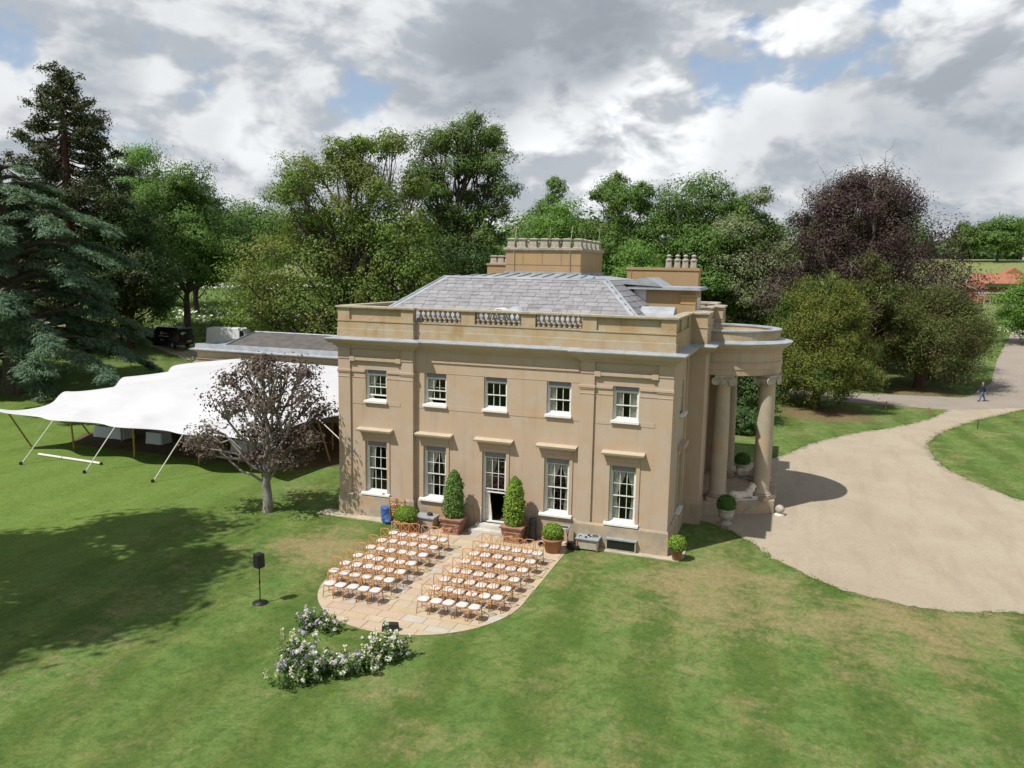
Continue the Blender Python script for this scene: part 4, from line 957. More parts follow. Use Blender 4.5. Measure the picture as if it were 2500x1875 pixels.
def yewlike(name, label, cat, loc, H, Rr, lm, seed, lobes=46, per=26, ls=.22, base=.2, pts_up=.55, topw=.5, bark=BARKR, trunk=.35, group=None, asp=.3):
    rg = np.random.default_rng(seed); root = tag(empty(name, loc), label, cat, group); hz_ = (H - base) / 2; zc = base + hz_; per, ls = int(per * 3.4), ls * .52
    d = fib(lobes, rg, -.95) + rg.normal(size=(lobes, 3)) * .10; kk = .62 + .3 * rg.random((lobes, 1)); C = d * kk * np.array([Rr, Rr, hz_])
    C[:, :2] *= np.where(C[:, 2:] > 0, 1 - (1 - topw) * np.clip(C[:, 2:] / hz_, 0, 1) ** 1.3, 1); C[:, 2] += zc
    tm = MB(); tm.tube([(0, 0, -.3), (.1, 0, H * .3), (0, .1, H * .8)], [trunk * 1.2, trunk, .06], 8, False); V = []
    for c in C:
        limb(tm, rg, (0, 0, max(.4, min(H * .7, c[2] * .6))), c, .12, .03, .05, 3, 0, 4)
        lr = Rr * (.22 + .16 * rg.random()); nc = 16; o = unitv(c - np.array([0, 0, zc - hz_ * .5])); dd = unitv(o + rg.normal(size=(nc, 3)) * .75 + np.array([0, 0, .35]))
        cc = c + dd * lr * (.4 + .9 * rg.random((nc, 1)))
        g = rg.normal(size=(nc, per, 3)) * lr * .24; ax = dd[:, None] * (rg.random((nc, per, 1)) - .4) * lr * .8; pos = cc[:, None] + g + ax
        al = dd[:, None] + np.array([0, 0, pts_up]) + rg.normal(size=g.shape) * .3; nr_ = unitv(g) * .8 + np.array([0, 0, .5]) + o * .3 + rg.normal(size=g.shape) * .3
        V.append(tri_leaves(rg, pos.reshape(-1, 3), nr_.reshape(-1, 3), ls, asp, al.reshape(-1, 3)))
    link('trunk', tm.mesh('trunk', bark, True), root); link('crown', tri_mesh('crown', np.concatenate(V), lm), root); return root
yewlike('golden_yew', 'rounded golden-green yew beside the drive', 'yew', at(14.5, 41.8), 10.9, 4.0, L_GYEW, 21, 60, 30, .20, .1, .6, .62, trunk=.3)
r_ = yewlike('spreading_yew', 'wide dark yew over bare earth behind the walking man', 'yew', at(25.2, 60.5), 9.2, 5.8, L_DYEW, 22, 60, 28, .24, 1.9, .15, .55, trunk=.5)
yewlike('olive_conifer', 'narrow olive conifer between the golden yew and copper beech', 'conifer', at(19.3, 56.4), 13.6, 3.3, L_DYEW, 23, 36, 26, .24, 1.0, .5, .45)
yewlike('dark_evergreen', 'dark evergreen tree behind the blue cedar', 'evergreen', at(-52.5, 32.0), 15.5, 4.4, L_DRK, 24, 44, 24, .28, .5, .4, .5)
yewlike('dark_evergreen', 'low dark evergreen at the left edge behind the tall conifer', 'evergreen', at(-68.0, 27.0), 17.0, 5.0, L_DRK, 29, 40, 22, .30, .5, .4, .5)
# broad-leaved trees
broadleaf('lime_tree', 'rounded green lime tree standing over the black van', 'tree', at(-56.0, 44.2), 19.2, 5.6, 2.4, L_MID, BARK, 31, 34, 16, 26, .30, tr=.38, topw=.55, loberad=.32, spread=.30)
broadleaf('park_tree', 'pale green open tree right of the tall conifer', 'tree', at(-76.0, 58.6), 23.5, 5.8, 5, L_BRT, BARK, 32, 30, 11, 20, .34, tr=.4, spread=.38)
broadleaf('park_tree', 'small green tree between the lime and the far wood', 'tree', at(-64.0, 55.0), 15.0, 4.6, 2, L_DRK, BARK, 33, 26, 11, 20, .34)
broadleaf('park_tree', 'distant round green tree left of the olive-leaved oak', 'tree', at(-107, 121), 15.5, 11, 1, L_MID, BARK, 34, 40, 12, 20, .55, topw=.8)
broadleaf('park_tree', 'distant dark tree behind the lime', 'tree', at(-101, 101.5), 17.0, 8, 1, L_DRK, BARK, 35, 34, 12, 20, .5)
oak_lobes = []
rgk = np.random.default_rng(77)
for (x, z, s, r) in [(-9.8, 8.0, 2.2, 0), (-8.2, 10.2, 2.4, 0), (-6.6, 7.2, 2.2, 0), (-6.3, 12.6, 2.0, 0), (-5.0, 15.2, 1.7, 0), (-5.6, 17.6, 1.3, 0), (-3.4, 18.6, 1.6, 0), (-3.0, 15.6, 1.8, 0), (-1.2, 20.4, 1.5, 0), (.8, 21.6, 1.2, 0), (1.0, 18.6, 1.9, 0), (3.2, 20.6, 1.3, 0), (3.6, 17.4, 1.8, 0), (5.4, 17.8, 1.2, 0), (5.6, 14.6, 1.9, 0), (-.6, 15.8, 1.9, 0), (1.6, 14.0, 2.2, 0), (-2.0, 12.2, 2.2, 0), (4.2, 11.6, 2.2, 0), (6.4, 11.0, 1.9, 0), (7.6, 8.6, 1.8, 0), (-4.2, 9.4, 2.2, 0), (-.4, 9.6, 2.2, 0), (2.4, 8.4, 2.2, 0), (5.2, 6.6, 2.2, 0), (-2.6, 6.4, 2.2, 0), (.2, 5.0, 2.0, 0), (3.0, 4.2, 1.9, 0), (-5.0, 4.6, 1.8, 0), (6.8, 4.0, 1.8, 0)]:
    for dy in ((-1, 0, 1) if s > 1.4 else (-.5, .5)):
        dpt = dy * rgk.uniform(1.8, 4.2) + rgk.normal() * .3; X = x + rgk.normal() * .55
        oak_lobes.append((X * rt.x - dpt * rt.y, X * rt.y + dpt * rt.x, (z if z < 12 else 12 + (z - 12) * 1.12) + rgk.normal() * .5, s * rgk.uniform(.8, 1.05)))
broadleaf('oak_tree', 'large olive-brown oak with spreading limbs behind the left of the house', 'tree', at(-25.8, 31.5), 23, 7, 3, L_OAK, BARK, 36, lobelist=oak_lobes, clumps=14, per=20, ls=.26, tr=.62, stem=4.5, spread=.32)
tl = []; rgk = np.random.default_rng(37)
for z, xs in ((26.6, (-3.2, -.8, 1.2, 3.2)), (24.6, (-4.6, -2.2, .2, 2.4, 4.6)), (22.2, (-5.4, -3.0, -.4, 2.2, 4.9)), (19.6, (-5.0, -2.4, .4, 3.0, 5.6)), (17.0, (-4.2, -1.2, 1.8, 4.6)), (14.4, (-4.8, -1.8, 1.4, 4.6)), (11.5, (-5, -2, 1, 4.4)), (8.4, (-4.6, -1.5, 2, 5)), (5.0, (-4, 0, 4))):
    for x in xs:
        for _ in range(2):
            dpt = rgk.uniform(-3.6, 3.6); X_ = x * .80 + .4 + rgk.normal() * .4; tl.append((X_ * rt.x - dpt * rt.y, X_ * rt.y + dpt * rt.x, z * .955 + rgk.normal() * .6, rgk.uniform(.9, 1.65)))
broadleaf('tall_tree', 'tall open-topped tree behind the oak and left of the great chimney', 'tree', at(-23.4, 50.0), 28, 6, 1.0, L_TALL, BARK, 37, lobelist=tl, clumps=13, per=18, ls=.27, tr=.5, stem=6, spread=.36)
broadleaf('dark_tree', 'dark green tree filling the gap between oak and tall tree', 'tree', at(-20.5, 43.5), 13.2, 5.4, .5, L_DRK, BARK, 38, 36, 12, 20, .30, topw=.8)
broadleaf('dark_tree', 'dark green tree behind the left small chimney', 'tree', at(-14.5, 48.5), 14.4, 5.2, .5, L_DRK, BARK, 39, 36, 12, 20, .30, topw=.75)
broadleaf('pollard_tree', 'knobbly pollarded tree rising above the wood behind the great chimney', 'tree', at(-26.0, 90.5), 21, 3.0, 9.5, L_MID, BARK, 40, lobelist=[(-1.6, 0, 15.4, 1.5), (-.4, .6, 17.0, 1.3), (1.3, .2, 18.4, 1.1), (1.9, .4, 20.2, 1.25), (.9, 0, 14.2, 1.9), (-1.2, 0, 12.6, 1.8), (2.0, .3, 16.6, .9), (.2, -.5, 12.0, 2.0), (1.2, .8, 20.9, .9)], clumps=14, per=16, ls=.34, tr=.35, spread=.36)
broadleaf('wood_tree', 'bright green tree directly behind the great chimney', 'tree', at(-21.5, 83.0), 17.5, 6.4, 2, L_BRT, BARK, 41, 36, 13, 20, .38, topw=.8, group='wood behind the chimneys')
broadleaf('wood_tree', 'thin-crowned tree standing tall right of the great chimney', 'tree', at(-12.0, 77.0), 24.6, 3.8, 8.0, L_TALL, BARK, 42, 18, 12, 20, .34, tr=.35, loberad=.36, group='wood behind the chimneys')
broadleaf('wood_tree', 'dense green tree just right of the thin-crowned tree', 'tree', at(-7.5, 68.5), 22.6, 5.6, 1, L_MID, BARK, 43, 34, 15, 24, .34, loberad=.31, spread=.30, topw=.85, group='wood behind the chimneys')
broadleaf('wood_tree', 'largest dense green tree above the right chimney', 'tree', at(-.9, 67.3), 24.2, 6.0, 1, L_MID, BARKP, 44, 34, 15, 24, .34, loberad=.31, spread=.30, topw=.9, bare=6, group='wood behind the chimneys')
broadleaf('wood_tree', 'dark green rounded tree left of the grey-green tree', 'tree', at(4.4, 69.6), 23.0, 5.4, 1, L_MID, BARK, 45, 34, 15, 24, .34, loberad=.31, spread=.30, topw=.8, group='wood behind the chimneys')
broadleaf('bright_bush', 'small bright green rounded tree seen between the chimneys', 'tree', at(-.4, 38.0), 14.0, 2.6, 6.0, L_BRT, BARK, 46, 22, 13, 22, .22, topw=.75)
broadleaf('whitebeam_tree', 'pale grey-green tree between the wood and the copper beech', 'tree', at(6.6, 67.5), 20.6, 5.6, 1.0, L_GREY, BARK, 47, 40, 14, 24, .29, topw=.6, loberad=.32)
rgk = np.random.default_rng(48); bl = []
for i in range(132):
    z = 22.0 * (i / 131) ** 1.05 + .8; a = i * 2.39996 + rgk.normal() * .3; r__ = np.interp(z, [0, 5, 10, 14, 18, 21, 23], [15.2, 15.4, 13.2, 10.2, 7.2, 4.6, 2.2]) * (1 if rgk.random() < .75 else .5) * rgk.uniform(.72, 1.06)
    if z < 8.5 and math.sin(a) < -.15 and r__ > 5: continue
    if z < 6.5 and math.cos(a) > .2: r__ *= .62
    if math.cos(a) > 0: r__ *= .84 if 5 < z < 13 else 1.0
    r__ *= 1 + .16 * math.sin(z * 1.9 + a * 2)
    bl.append((r__ * math.cos(a), r__ * math.sin(a), z * .98, rgk.uniform(1.3, 2.5) * (1 if z < 17 else .75)))
broadleaf('copper_beech', 'huge dark purple copper beech with bare twigs at its top', 'tree', at(18.8, 69.5), 23, 12.4, 1.5, L_BEECH, BARKP, 48, lobelist=bl, clumps=15, per=20, ls=.27, flat=.9, tr=.8, stem=3.5, bare=60, droop=1.3, spread=.34)
broadleaf('edge_tree', 'light green tree cut off by the right edge above the lane', 'tree', at(44.8, 98.8), 9.4, 4.4, .3, L_BRT, BARK, 49, 34, 12, 22, .32, topw=.8)
for i, (x, y, h_, r__, lb) in enumerate([(66, 279, 13, 4.4, 'leftmost dark tree on the far pale field'), (76, 277, 13.6, 7.0, 'broad middle tree on the far pale field'), (87.5, 297, 14, 6, 'far field tree at the right edge of the picture')]):
    broadleaf('field_tree', lb, 'tree', at(x, y), h_, r__, 3.4, L_MID, BARK, 60 + i, 24, 11, 16, .6, group='trees on the far field')
# shrubs beside and behind the porch
for i, (x, y, h_, r__, lm_, lb) in enumerate([(8.0, 33.0, 5.0, 3.0, L_DRK, 'dark laurel bush seen over the porch roof'), (3.8, 37, 6.0, 3.4, L_DRK, 'dark bush behind the attic block'), (12.0, 46.5, 5.5, 3.2, L_MID, 'green bush between porch and golden yew'), (9.0, 28.0, 1.7, 1.2, L_DRK, 'low dark bush seen between the porch columns')]):
    broadleaf('laurel_bush', lb, 'bush', at(x, y), h_, r__, .1, lm_, BARK, 70 + i, 26, 12, 22, .20, tr=.1, topw=.85, stem=.6)
# the small purple-leaved tree on the lawn
plum = [(-.4, 4.9, 1.1), (.6, 5.4, 1.0), (-1.3, 5.5, .9), (1.5, 4.7, .9), (.1, 6.3, .9), (-.9, 6.6, .7), (1.0, 6.6, .8), (-2.0, 4.5, .8), (-2.6, 3.7, .75), (-3.2, 3.2, .5), (2.1, 5.6, .75), (2.5, 4.6, .65), (2.3, 3.7, .6), (1.3, 3.5, .7), (-.9, 3.6, .7), (.3, 3.9, .8), (.9, 2.7, .75), (1.6, 2.5, .6), (-.4, 2.7, .5), (-1.9, 6.0, .6), (1.9, 6.5, .5), (.1, 7.0, .5), (-2.4, 2.9, .5), (.4, 2.1, .45)]
rgk = np.random.default_rng(5); pl_ = []
for x, z, r__ in plum:
    for _ in range(2):
        dpt = rgk.uniform(-1.9, 1.9) * (1 if r__ > .6 else .5); pl_.append((x * rt.x - dpt * rt.y, x * rt.y + dpt * rt.x, z * 1.03, r__ * rgk.uniform(.75, 1.0)))
broadleaf('purple_plum_tree', 'small purple-leaved plum tree on the lawn before the marquee', 'tree', (-11.0, -1.4, 0), 7.2, 3, 2, L_PLUM, BARKP, 51, lobelist=pl_, clumps=15, per=11, ls=.082, tr=.21, stem=1.9, spread=.30, flat=.8)
# tree outside the left of the picture: its shadow lies across the lawn
broadleaf('shade_tree', 'tall spreading tree left of the lawn, outside the picture', 'tree', (-21.6, -21.6, 0), 24, 7.6, 10.5, L_MID, BARK, 52, 25, 15, 30, .50, tr=.5, topw=.95, core=.0, loberad=.19, spread=.36)

# far woodland: one mass
def far_wood(name, segs, seed, h0, h1, ls, label='distant green woodland closing the view behind the park'):
    rg = np.random.default_rng(seed); V = []
    for (x0, y0, x1, y1, n) in segs:
        t = rg.random(n); cx = x0 + (x1 - x0) * t + rg.normal(size=n) * 6; cy = y0 + (y1 - y0) * t + rg.normal(size=n) * 8
        r__ = rg.uniform(4, 7.5, n); H_ = rg.uniform(h0, h1, n); gz = hgt(cx, cy)
        for i in range(n):
            m_ = 430; d = fib(m_, rg, -.95) + rg.normal(size=(m_, 3)) * .07; pos = d * np.array([r__[i], r__[i], H_[i] * .5]) * (.75 + .35 * rg.random((m_, 1))) + np.array([cx[i], cy[i], gz[i] + H_[i] * .46])
            V.append(tri_leaves(rg, pos, d + np.array([0, 0, .5]) + rg.normal(size=d.shape) * .35, ls, .7))
    return stuff(link(name, tri_mesh(name, np.concatenate(V), L_FAR)), label, 'woodland')
far_wood('far_woodland', [(-330, 150, -120, 260, 60), (-150, 215, 30, 240, 60), (10, 250, 60, 330, 22), (-60, 110, 5, 125, 26)], 9, 12, 19, .75)
far_wood('hilltop_wood', [(40, 350, 190, 372, 44)], 10, 6, 10, .8, 'low distant wood along the top of the far field at right')
# cow parsley drifts in the meadow
CP = mat('white_umbels', (.62, .64, .56), None, 1, .9, 0)
rg = np.random.default_rng(14); V = []
for (x0, y0, x1, y1, sp, n) in [(-112, 78, -70, 108, 2.5, 2600), (-70, 108, -40, 120, 2.2, 1500), (-66, 52, -34, 62, 4.5, 500), (44, 108, 56, 120, 2.5, 900), (52, 140, 66, 146, 2.0, 700)]:
    t = rg.random(n); X = x0 + (x1 - x0) * t + rg.normal(size=n) * sp * .6; Y = y0 + (y1 - y0) * t + rg.normal(size=n) * sp
    pos = np.stack([X, Y, hgt(X, Y) + rg.uniform(.5, 1.1, n)], -1)
    V.append(leaves(rg, pos, np.array([0, -.3, 1]) + rg.normal(size=pos.shape) * .35, .20, .9))
stuff(link('cow_parsley', leaf_mesh('cow_parsley', np.concatenate(V), CP)), 'drifts of white cow parsley in the long meadow grass', 'wildflowers')
L_GRS = G('long_grass_blades', (.075, .125, .030), (.130, .170, .050), .3)
V = []
for (x0, y0, x1, y1, sp, n) in [(-100, 70, -38, 58, 9, 9000), (-60, 50, -30, 48, 5, 6000)]:
    t = rg.random(n); X = x0 + (x1 - x0) * t + rg.normal(size=n) * sp; Y = y0 + (y1 - y0) * t + rg.normal(size=n) * sp
    pos = np.stack([X, Y, hgt(X, Y) + .25], -1)
    V.append(leaves(rg, pos, np.array([0, -1, .5]) + rg.normal(size=pos.shape) * .6, .42, .28, np.array([0, 0, 1.]) + rg.normal(size=pos.shape) * .3))
stuff(link('long_grass', leaf_mesh('long_grass', np.concatenate(V), L_GRS)), 'long green meadow grass on the rising ground', 'grass')

rg = np.random.default_rng(99)
# ragged grass along the gravel
DE = [(9.4, 5.0), (10.3, 4.19), (11.2, 2.6), (12.17, 1.2), (13.0, .1), (13.89, -.73), (15.1, -1.5), (16.48, -1.95), (17.6, -1.9), (18.73, -1.67), (20.51, -.84), (26, 1.2)]
DE2 = [(24.27, 15.24), (22.55, 19), (21.7, 21.5), (21.4, 24.5), (21.56, 29.27), (23.22, 34.4), (26.62, 41.06), (32.36, 49.76)]
DE3 = [(25.83, 46.65), (23.6, 41), (20.89, 36.27), (17.2, 31.65), (14.16, 26.76), (12.07, 21.25), (9.5, 17.5)]
V = []
for E_ in (DE, DE2, DE3):
    for (x0, y0), (x1, y1) in zip(E_, E_[1:]):
        L_ = math.hypot(x1 - x0, y1 - y0); n = int(L_ * 80); t = rg.random(n); nx_, ny_ = -(y1 - y0) / L_, (x1 - x0) / L_; o_ = rg.normal(size=n) * .13 + .10 * np.sin((t * L_ + x0) * 3.1) + .05
        X = x0 + (x1 - x0) * t + nx_ * o_ * (-1 if E_ is DE else 1); Y = y0 + (y1 - y0) * t + ny_ * o_ * (-1 if E_ is DE else 1)
        a = rg.random(n) * 6.283; wd_ = rg.uniform(.02, .05, n); le = rg.uniform(.02, .09, n); h_ = rg.uniform(.012, .03, n); z_ = np.full(n, .006)
        V.append(np.stack([np.stack([X - np.cos(a) * wd_, Y - np.sin(a) * wd_, z_], -1), np.stack([X + np.cos(a) * wd_, Y + np.sin(a) * wd_, z_], -1), np.stack([X - np.sin(a) * le, Y + np.cos(a) * le, h_], -1)], 1).reshape(-1, 3))
V = np.concatenate(V)
stuff(link('verge_grass', np_mesh('verge_grass', V, np.arange(len(V)).reshape(-1, 3), GROUND)), 'ragged grass growing along the edge of the gravel drive', 'grass')

# ================================================================ marquee (stretch tent)
FX = [-33.6, -28.8, -24.0, -19.2, -14.2]                 # guyed points along the front edge
SYs = [2.3, 7.0, 12.8, 18.0]                             # and along the left side
tent = tag(empty('marquee', (0, 0, 0)), 'large white stretch-canvas marquee on leaning timber poles', 'marquee')
POLES_IN = [(-29, 7.5, 4.0), (-24, 7.5, 4.2), (-19, 7.5, 4.1), (-29, 13, 4.4), (-24, 13.2, 4.6), (-19, 13, 4.5), (-15.2, 11, 3.9)]
nu, nv = 120, 90; V = []
def scallop(t, n): f = (t * n) % 1.0; return math.sin(math.pi * f) ** 2
for j in range(nv + 1):
    v = j / nv
    for i in range(nu + 1):
        u = i / nu
        xl = -33.6 - .5 * v + .95 * scallop(v, 3); xr = -14.2 + 5.2 * sstep(.18, .75, v) + .0
        yf = 2.3 + .85 * scallop(u, 4); yb = 18.0
        x = xl + (xr - xl) * u; y = yf + (yb - yf) * v
        e = 2.35 + (3.72 - .25 * u - 2.35) * min(1, v * 1.05)
        tipF = (abs(math.cos(math.pi * u * 4)) ** 6) * math.exp(-v * 16)
        din = min(u * 3.2, 1) * min(v * 3.0, 1) * min((1 - u) * 4, 1)
        z = e + .95 * math.sin(math.pi * min(.5, v * .8 + .05)) * min(1, v * 4) * min(1, u * 4) * min(1, (1 - u) * 6 + .2) * .9 - .12 * scallop(u, 4) * math.exp(-v * 10)
        sideL = math.exp(-u * 26)
        z -= sideL * (.42 * v + .05); z += sideL * .35 * (abs(math.cos(math.pi * v * 3)) ** 8)
        for (px_, py_, pz_) in POLES_IN:
            d2_ = (x - px_) ** 2 + (y - py_) ** 2; z += .13 * math.exp(-d2_ / 3.2)
        for fx in FX[1:4]: z += .16 * math.exp(-((x - fx - .5) ** 2 + (y - 3.6) ** 2) / .35)
        V.append((x, y, z))
m = MB(); m.v = V; m.f = [(a, a + 1, a + nu + 2, a + nu + 1) for j in range(nv) for a in range(j * (nu + 1), j * (nu + 1) + nu)]
cv = m.obj('canopy', CANVAS, tent, True)
sd = cv.modifiers.new('thick', 'SOLIDIFY'); sd.thickness = .03
def cz(x, y): return min(V, key=lambda p: (p[0] - x) ** 2 + (p[1] - y) ** 2)
for x, y in [(FX[1], 2.3), (FX[2], 2.3), (FX[3], 2.3), (FX[0], 2.3)]:
    t_ = cz(x, y); pg_ = (x - .55, .5, 0)
    MB().tube([t_, pg_], .028, 6).obj('guy_rope', ROPE, tent); MB().box(pg_[0] - .06, pg_[0] + .06, .44, .56, 0, .16).obj('peg', BLACK, tent)
    tt = cz(x + .3, y + .9)
    if x > FX[0] + 1: MB().tube([(x - .9, 4.45, 0), (tt[0], tt[1], tt[2])], [.06, .05], 8).obj('pole', POLE, tent)
MB().tube([(-32.9, 4.1, 0), (-33.2, 2.9, 2.4)], .055, 8).obj('pole', POLE, tent)
t_ = cz(-14.2, 2.3); MB().tube([(-14.9, 4.6, 0), (-14.6, 3.2, 2.45)], [.06, .05], 8).obj('pole', POLE, tent)
t_ = cz(-12.6, 6.5); MB().tube([t_, (-9.0, 6.1, 0)], .028, 6).obj('guy_rope', ROPE, tent); MB().tube([(-13.6, 8.2, 0), (t_[0] - .3, t_[1] + .3, t_[2])], .055, 8).obj('pole', POLE, tent)
for x, y, z in POLES_IN: MB().tube([(x, y, 0), (x, y, cz(x, y)[2] - .03)], .06, 8).obj('pole', POLE, tent)
for y in (7.0, 12.8): MB().tube([(-32.2, y + 1.0, 0), cz(-33.6, y)], .055, 8).obj('pole', POLE, tent)
for y in (7.0, 12.8, 18):
    t_ = cz(-33.7, y); MB().tube([t_, (-36.6, y + .6, 0)], .025, 5).obj('guy_rope', ROPE, tent)
struct(MB().prism([(-31.5, 5.6), (-14.6, 5.6), (-10, 10), (-10, 17.8), (-33, 17.8), (-33, 8)], -.02, .015).obj('tent_matting', MATT))
def table_cloth(L, W, H):
    m = MB(); n = 44; b = []
    per = [(-L / 2 + L * i / 11, -W / 2) for i in range(11)] + [(L / 2, -W / 2 + W * i / 11) for i in range(11)] + [(L / 2 - L * i / 11, W / 2) for i in range(11)] + [(-L / 2, W / 2 - W * i / 11) for i in range(11)]
    for z, k_ in ((H, 1.0), (H - .03, 1.03), (H * .5, 1.05), (.03, 1.10)):
        for i, (x, y) in enumerate(per): f = k_ + (.035 * math.sin(i * 2.1) if z < H * .9 else 0); b.append((x * f, y * f, z))
    m.v = b; m.f = [tuple(range(n))] + [(j * n + i, j * n + (i + 1) % n, (j + 1) * n + (i + 1) % n, (j + 1) * n + i) for j in range(3) for i in range(n)]
    return m
for i, (x, y, L, lb) in enumerate([(-30.4, 8.2, 2.4, 'leftmost linen-covered table in the shade of the marquee'), (-26.4, 8.0, 1.2, 'narrow linen-covered table behind the middle tent pole'), (-23.4, 8.4, 1.7, 'linen-covered table behind the third guy rope'), (-19.6, 8.4, 2.0, 'linen-covered table behind the plum tree, under the marquee'), (-27.5, 11.5, 2.2, 'linen-covered table deep under the marquee')]):
    t = tag(empty('banquet_table', (x, y, .015)), lb, 'table', 'tables under the marquee')
    table_cloth(L, .85, .78).obj('tablecloth', CLOTH, t, True)
    for sx in (-1, 1): MB().tube([(sx * L * .4, -.3, 0), (sx * L * .4, -.3, .74)], .02, 5).tube([(sx * L * .4, .3, 0), (sx * L * .4, .3, .74)], .02, 5).tube([(sx * L * .4, -.3, .4), (sx * L * .4, .3, .4)], .015, 5).obj('trestle', BROWNWOOD, t)
t = tag(empty('spare_tent_pole', (0, 0, 0)), 'long white pole lying on the grass before the marquee', 'pole')
MB().tube([(-30.4, 2.55, .08), (-25.3, 2.3, .08)], .075, 10).obj('tube', ROPE, t); MB().tube([(-25.3, 2.3, .08), (-25.2, 2.295, .08)], .08, 10).obj('end_cap', BLACK, t)

# ================================================================ chairs
def make_chair():
    t = empty('cross_back_chair'); P = []
    def part(n, m, mt, sm=True): o = m.obj(n, mt, t, sm); return o
    sp = [(.20 * math.copysign(abs(math.cos(a)) ** .6, math.cos(a)) * (1.05 if math.sin(a) < 0 else .95), .20 * math.copysign(abs(math.sin(a)) ** .7, math.sin(a))) for a in np.linspace(0, 2 * math.pi, 21)[:-1]]
    part('seat', MB().prism(sp, .42, .452), WOOD, False)
    c = MB(); n = 20; c.v = [(x * k_, y * k_, z) for z, k_ in ((.453, .96), (.475, 1.0), (.498, .93), (.508, .6), (.512, .0001)) for x, y in sp]
    c.f = [(j * n + i, j * n + (i + 1) % n, (j + 1) * n + (i + 1) % n, (j + 1) * n + i) for j in range(4) for i in range(n)]; part('cushion', c, CUSH)
    for s in (-1, 1):
        part('leg', MB().tube([(s * .205, -.185, 0), (s * .185, -.165, .25), (s * .175, -.155, .43)], [.013, .016, .018], 6), WOOD)
        part('leg', MB().tube([(s * .19, .235, 0), (s * .175, .185, .25), (s * .172, .17, .45), (s * .18, .185, .62), (s * .195, .225, .80), (s * .20, .245, .865)], [.013, .016, .018, .017, .016, .016], 6), WOOD)
    part('top_rail', MB().tube([(-.205, .243, .862), (-.12, .275, .878), (0, .287, .882), (.12, .275, .878), (.205, .243, .862)], .019, 6), WOOD)
    part('cross_brace', MB().tube([(-.175, .175, .47), (-.05, .235, .62), (.05, .25, .70), (.18, .245, .855)], .0105, 5), WOOD)
    part('cross_brace', MB().tube([(.175, .175, .47), (.05, .23, .62), (-.05, .245, .70), (-.18, .245, .855)], .0105, 5), WOOD)
    part('stretcher', MB().tube([(-.195, -.17, .16), (-.1, -.05, .20), (0, 0, .21), (.1, -.05, .20), (.195, -.17, .16)], .010, 5), WOOD)
    part('stretcher', MB().tube([(-.185, .21, .17), (-.1, .09, .20), (0, .03, .21), (.1, .09, .20), (.185, .21, .17)], .010, 5), WOOD)
    return t
ch0 = make_chair(); used = [False]
def chair(x, y, z, rz, label, group, rx=0):
    o = ch0 if not used[0] else copy_tree(ch0); used[0] = True
    o.location = (x, y, z); o.rotation_euler = (rx, 0, rz); tag(o, label, 'chair', group); return o
ORD = ['first', 'second', 'third', 'fourth', 'fifth', 'sixth', 'seventh']
rows = [-8.74, -7.72, -6.88, -6.0, -5.0, -4.06, -3.1]; rng = random.Random(21)
for blk in (0, 1):
    for r_i, yy in enumerate(rows):
        n = 5 if r_i == 0 else 6
        for i in range(n):
            if blk == 0: x = -1.03 - (.465 if r_i else .455) * i
            else: x = (.83 if r_i == 0 else .80) + .468 * i
            chair(x + rng.uniform(-.025, .025), yy + rng.uniform(-.04, .04), .021, rng.uniform(-.10, .10),
                  f"wooden cross-back chair with white cushion, {ORD[i]} from aisle, {ORD[r_i]} row from flowers, {'left' if blk == 0 else 'right'} block",
                  ('left' if blk == 0 else 'right') + ' block of wedding chairs')
for si, x in enumerate((-4.52, -4.08)):
    for i in range(4): chair(x, -.62 - .03 * i, .04 + .13 * i, math.pi, f"spare wooden chair, {ORD[i]} from the ground in the {'left' if si == 0 else 'right'} stack by the wall", 'stacked spare chairs')

# ================================================================ pots, planters and things along the house front
def foliage_shell(rg, fn, n, ls, lm, name, parent, asp=.6):
    pos, nr_ = fn(n); pos = pos + rg.normal(size=pos.shape) * ls * .5
    return link(name, leaf_mesh(name, leaves(rg, pos, nr_ + rg.normal(size=nr_.shape) * .5, ls, asp), lm), parent)
def ballfn(rg, r, c, zmin=-.7):
    def f(n):
        d = unitv(rg.normal(size=(n, 3))); d[:, 2] = np.where(d[:, 2] < zmin, -d[:, 2], d[:, 2])
        b = 1 + .035 * np.sin(d[:, :1] * 9) * np.cos(d[:, 1:2] * 8 + d[:, 2:] * 7); return d * np.array(r) * b * (.93 + .09 * rg.random((n, 1))) + np.array(c), d
    return f
def potted(name, label, loc, pr, ph, br, lm, seed, mt=TERRA, dome=.8):
    rg = np.random.default_rng(seed); t = tag(empty(name, loc), label, 'potted plant', None)
    p = MB().lathe([(pr * .62, 0), (pr * .66, .02), (pr * .88, ph * .82), (pr, ph * .84), (pr * 1.03, ph * .88), (pr * 1.03, ph), (pr * .88, ph), (pr * .84, ph * .9), (0, ph * .88)], 24).obj('pot', mt, t, True)
    MB().ball((0, 0, ph + br * .55 * dome), (br * .86, br * .86, br * .86 * dome), 14, 9).obj('core', L_BOXD, t, True)
    foliage_shell(rg, ballfn(rg, (br, br, br * dome), (0, 0, ph + br * .55 * dome)), 2600, .035, lm, 'foliage', t)
    return t
potted('box_ball_pot', 'wide clipped box dome in a large terracotta pot by the left stack of chairs', (-3.55, -1.55, .02), .52, .55, .52, L_BOX, 1, TERRA, .78)
potted('box_ball_pot', 'box dome in a tapering terracotta pot at the right edge of the terrace', (3.25, -1.45, .02), .46, .62, .44, L_BOX, 2, TERRA, .85)
potted('box_ball_pot', 'small clipped box ball in a terracotta pot at the house corner', (8.25, -.42, .035), .27, .48, .36, L_BOX, 3, TERRA, .95)
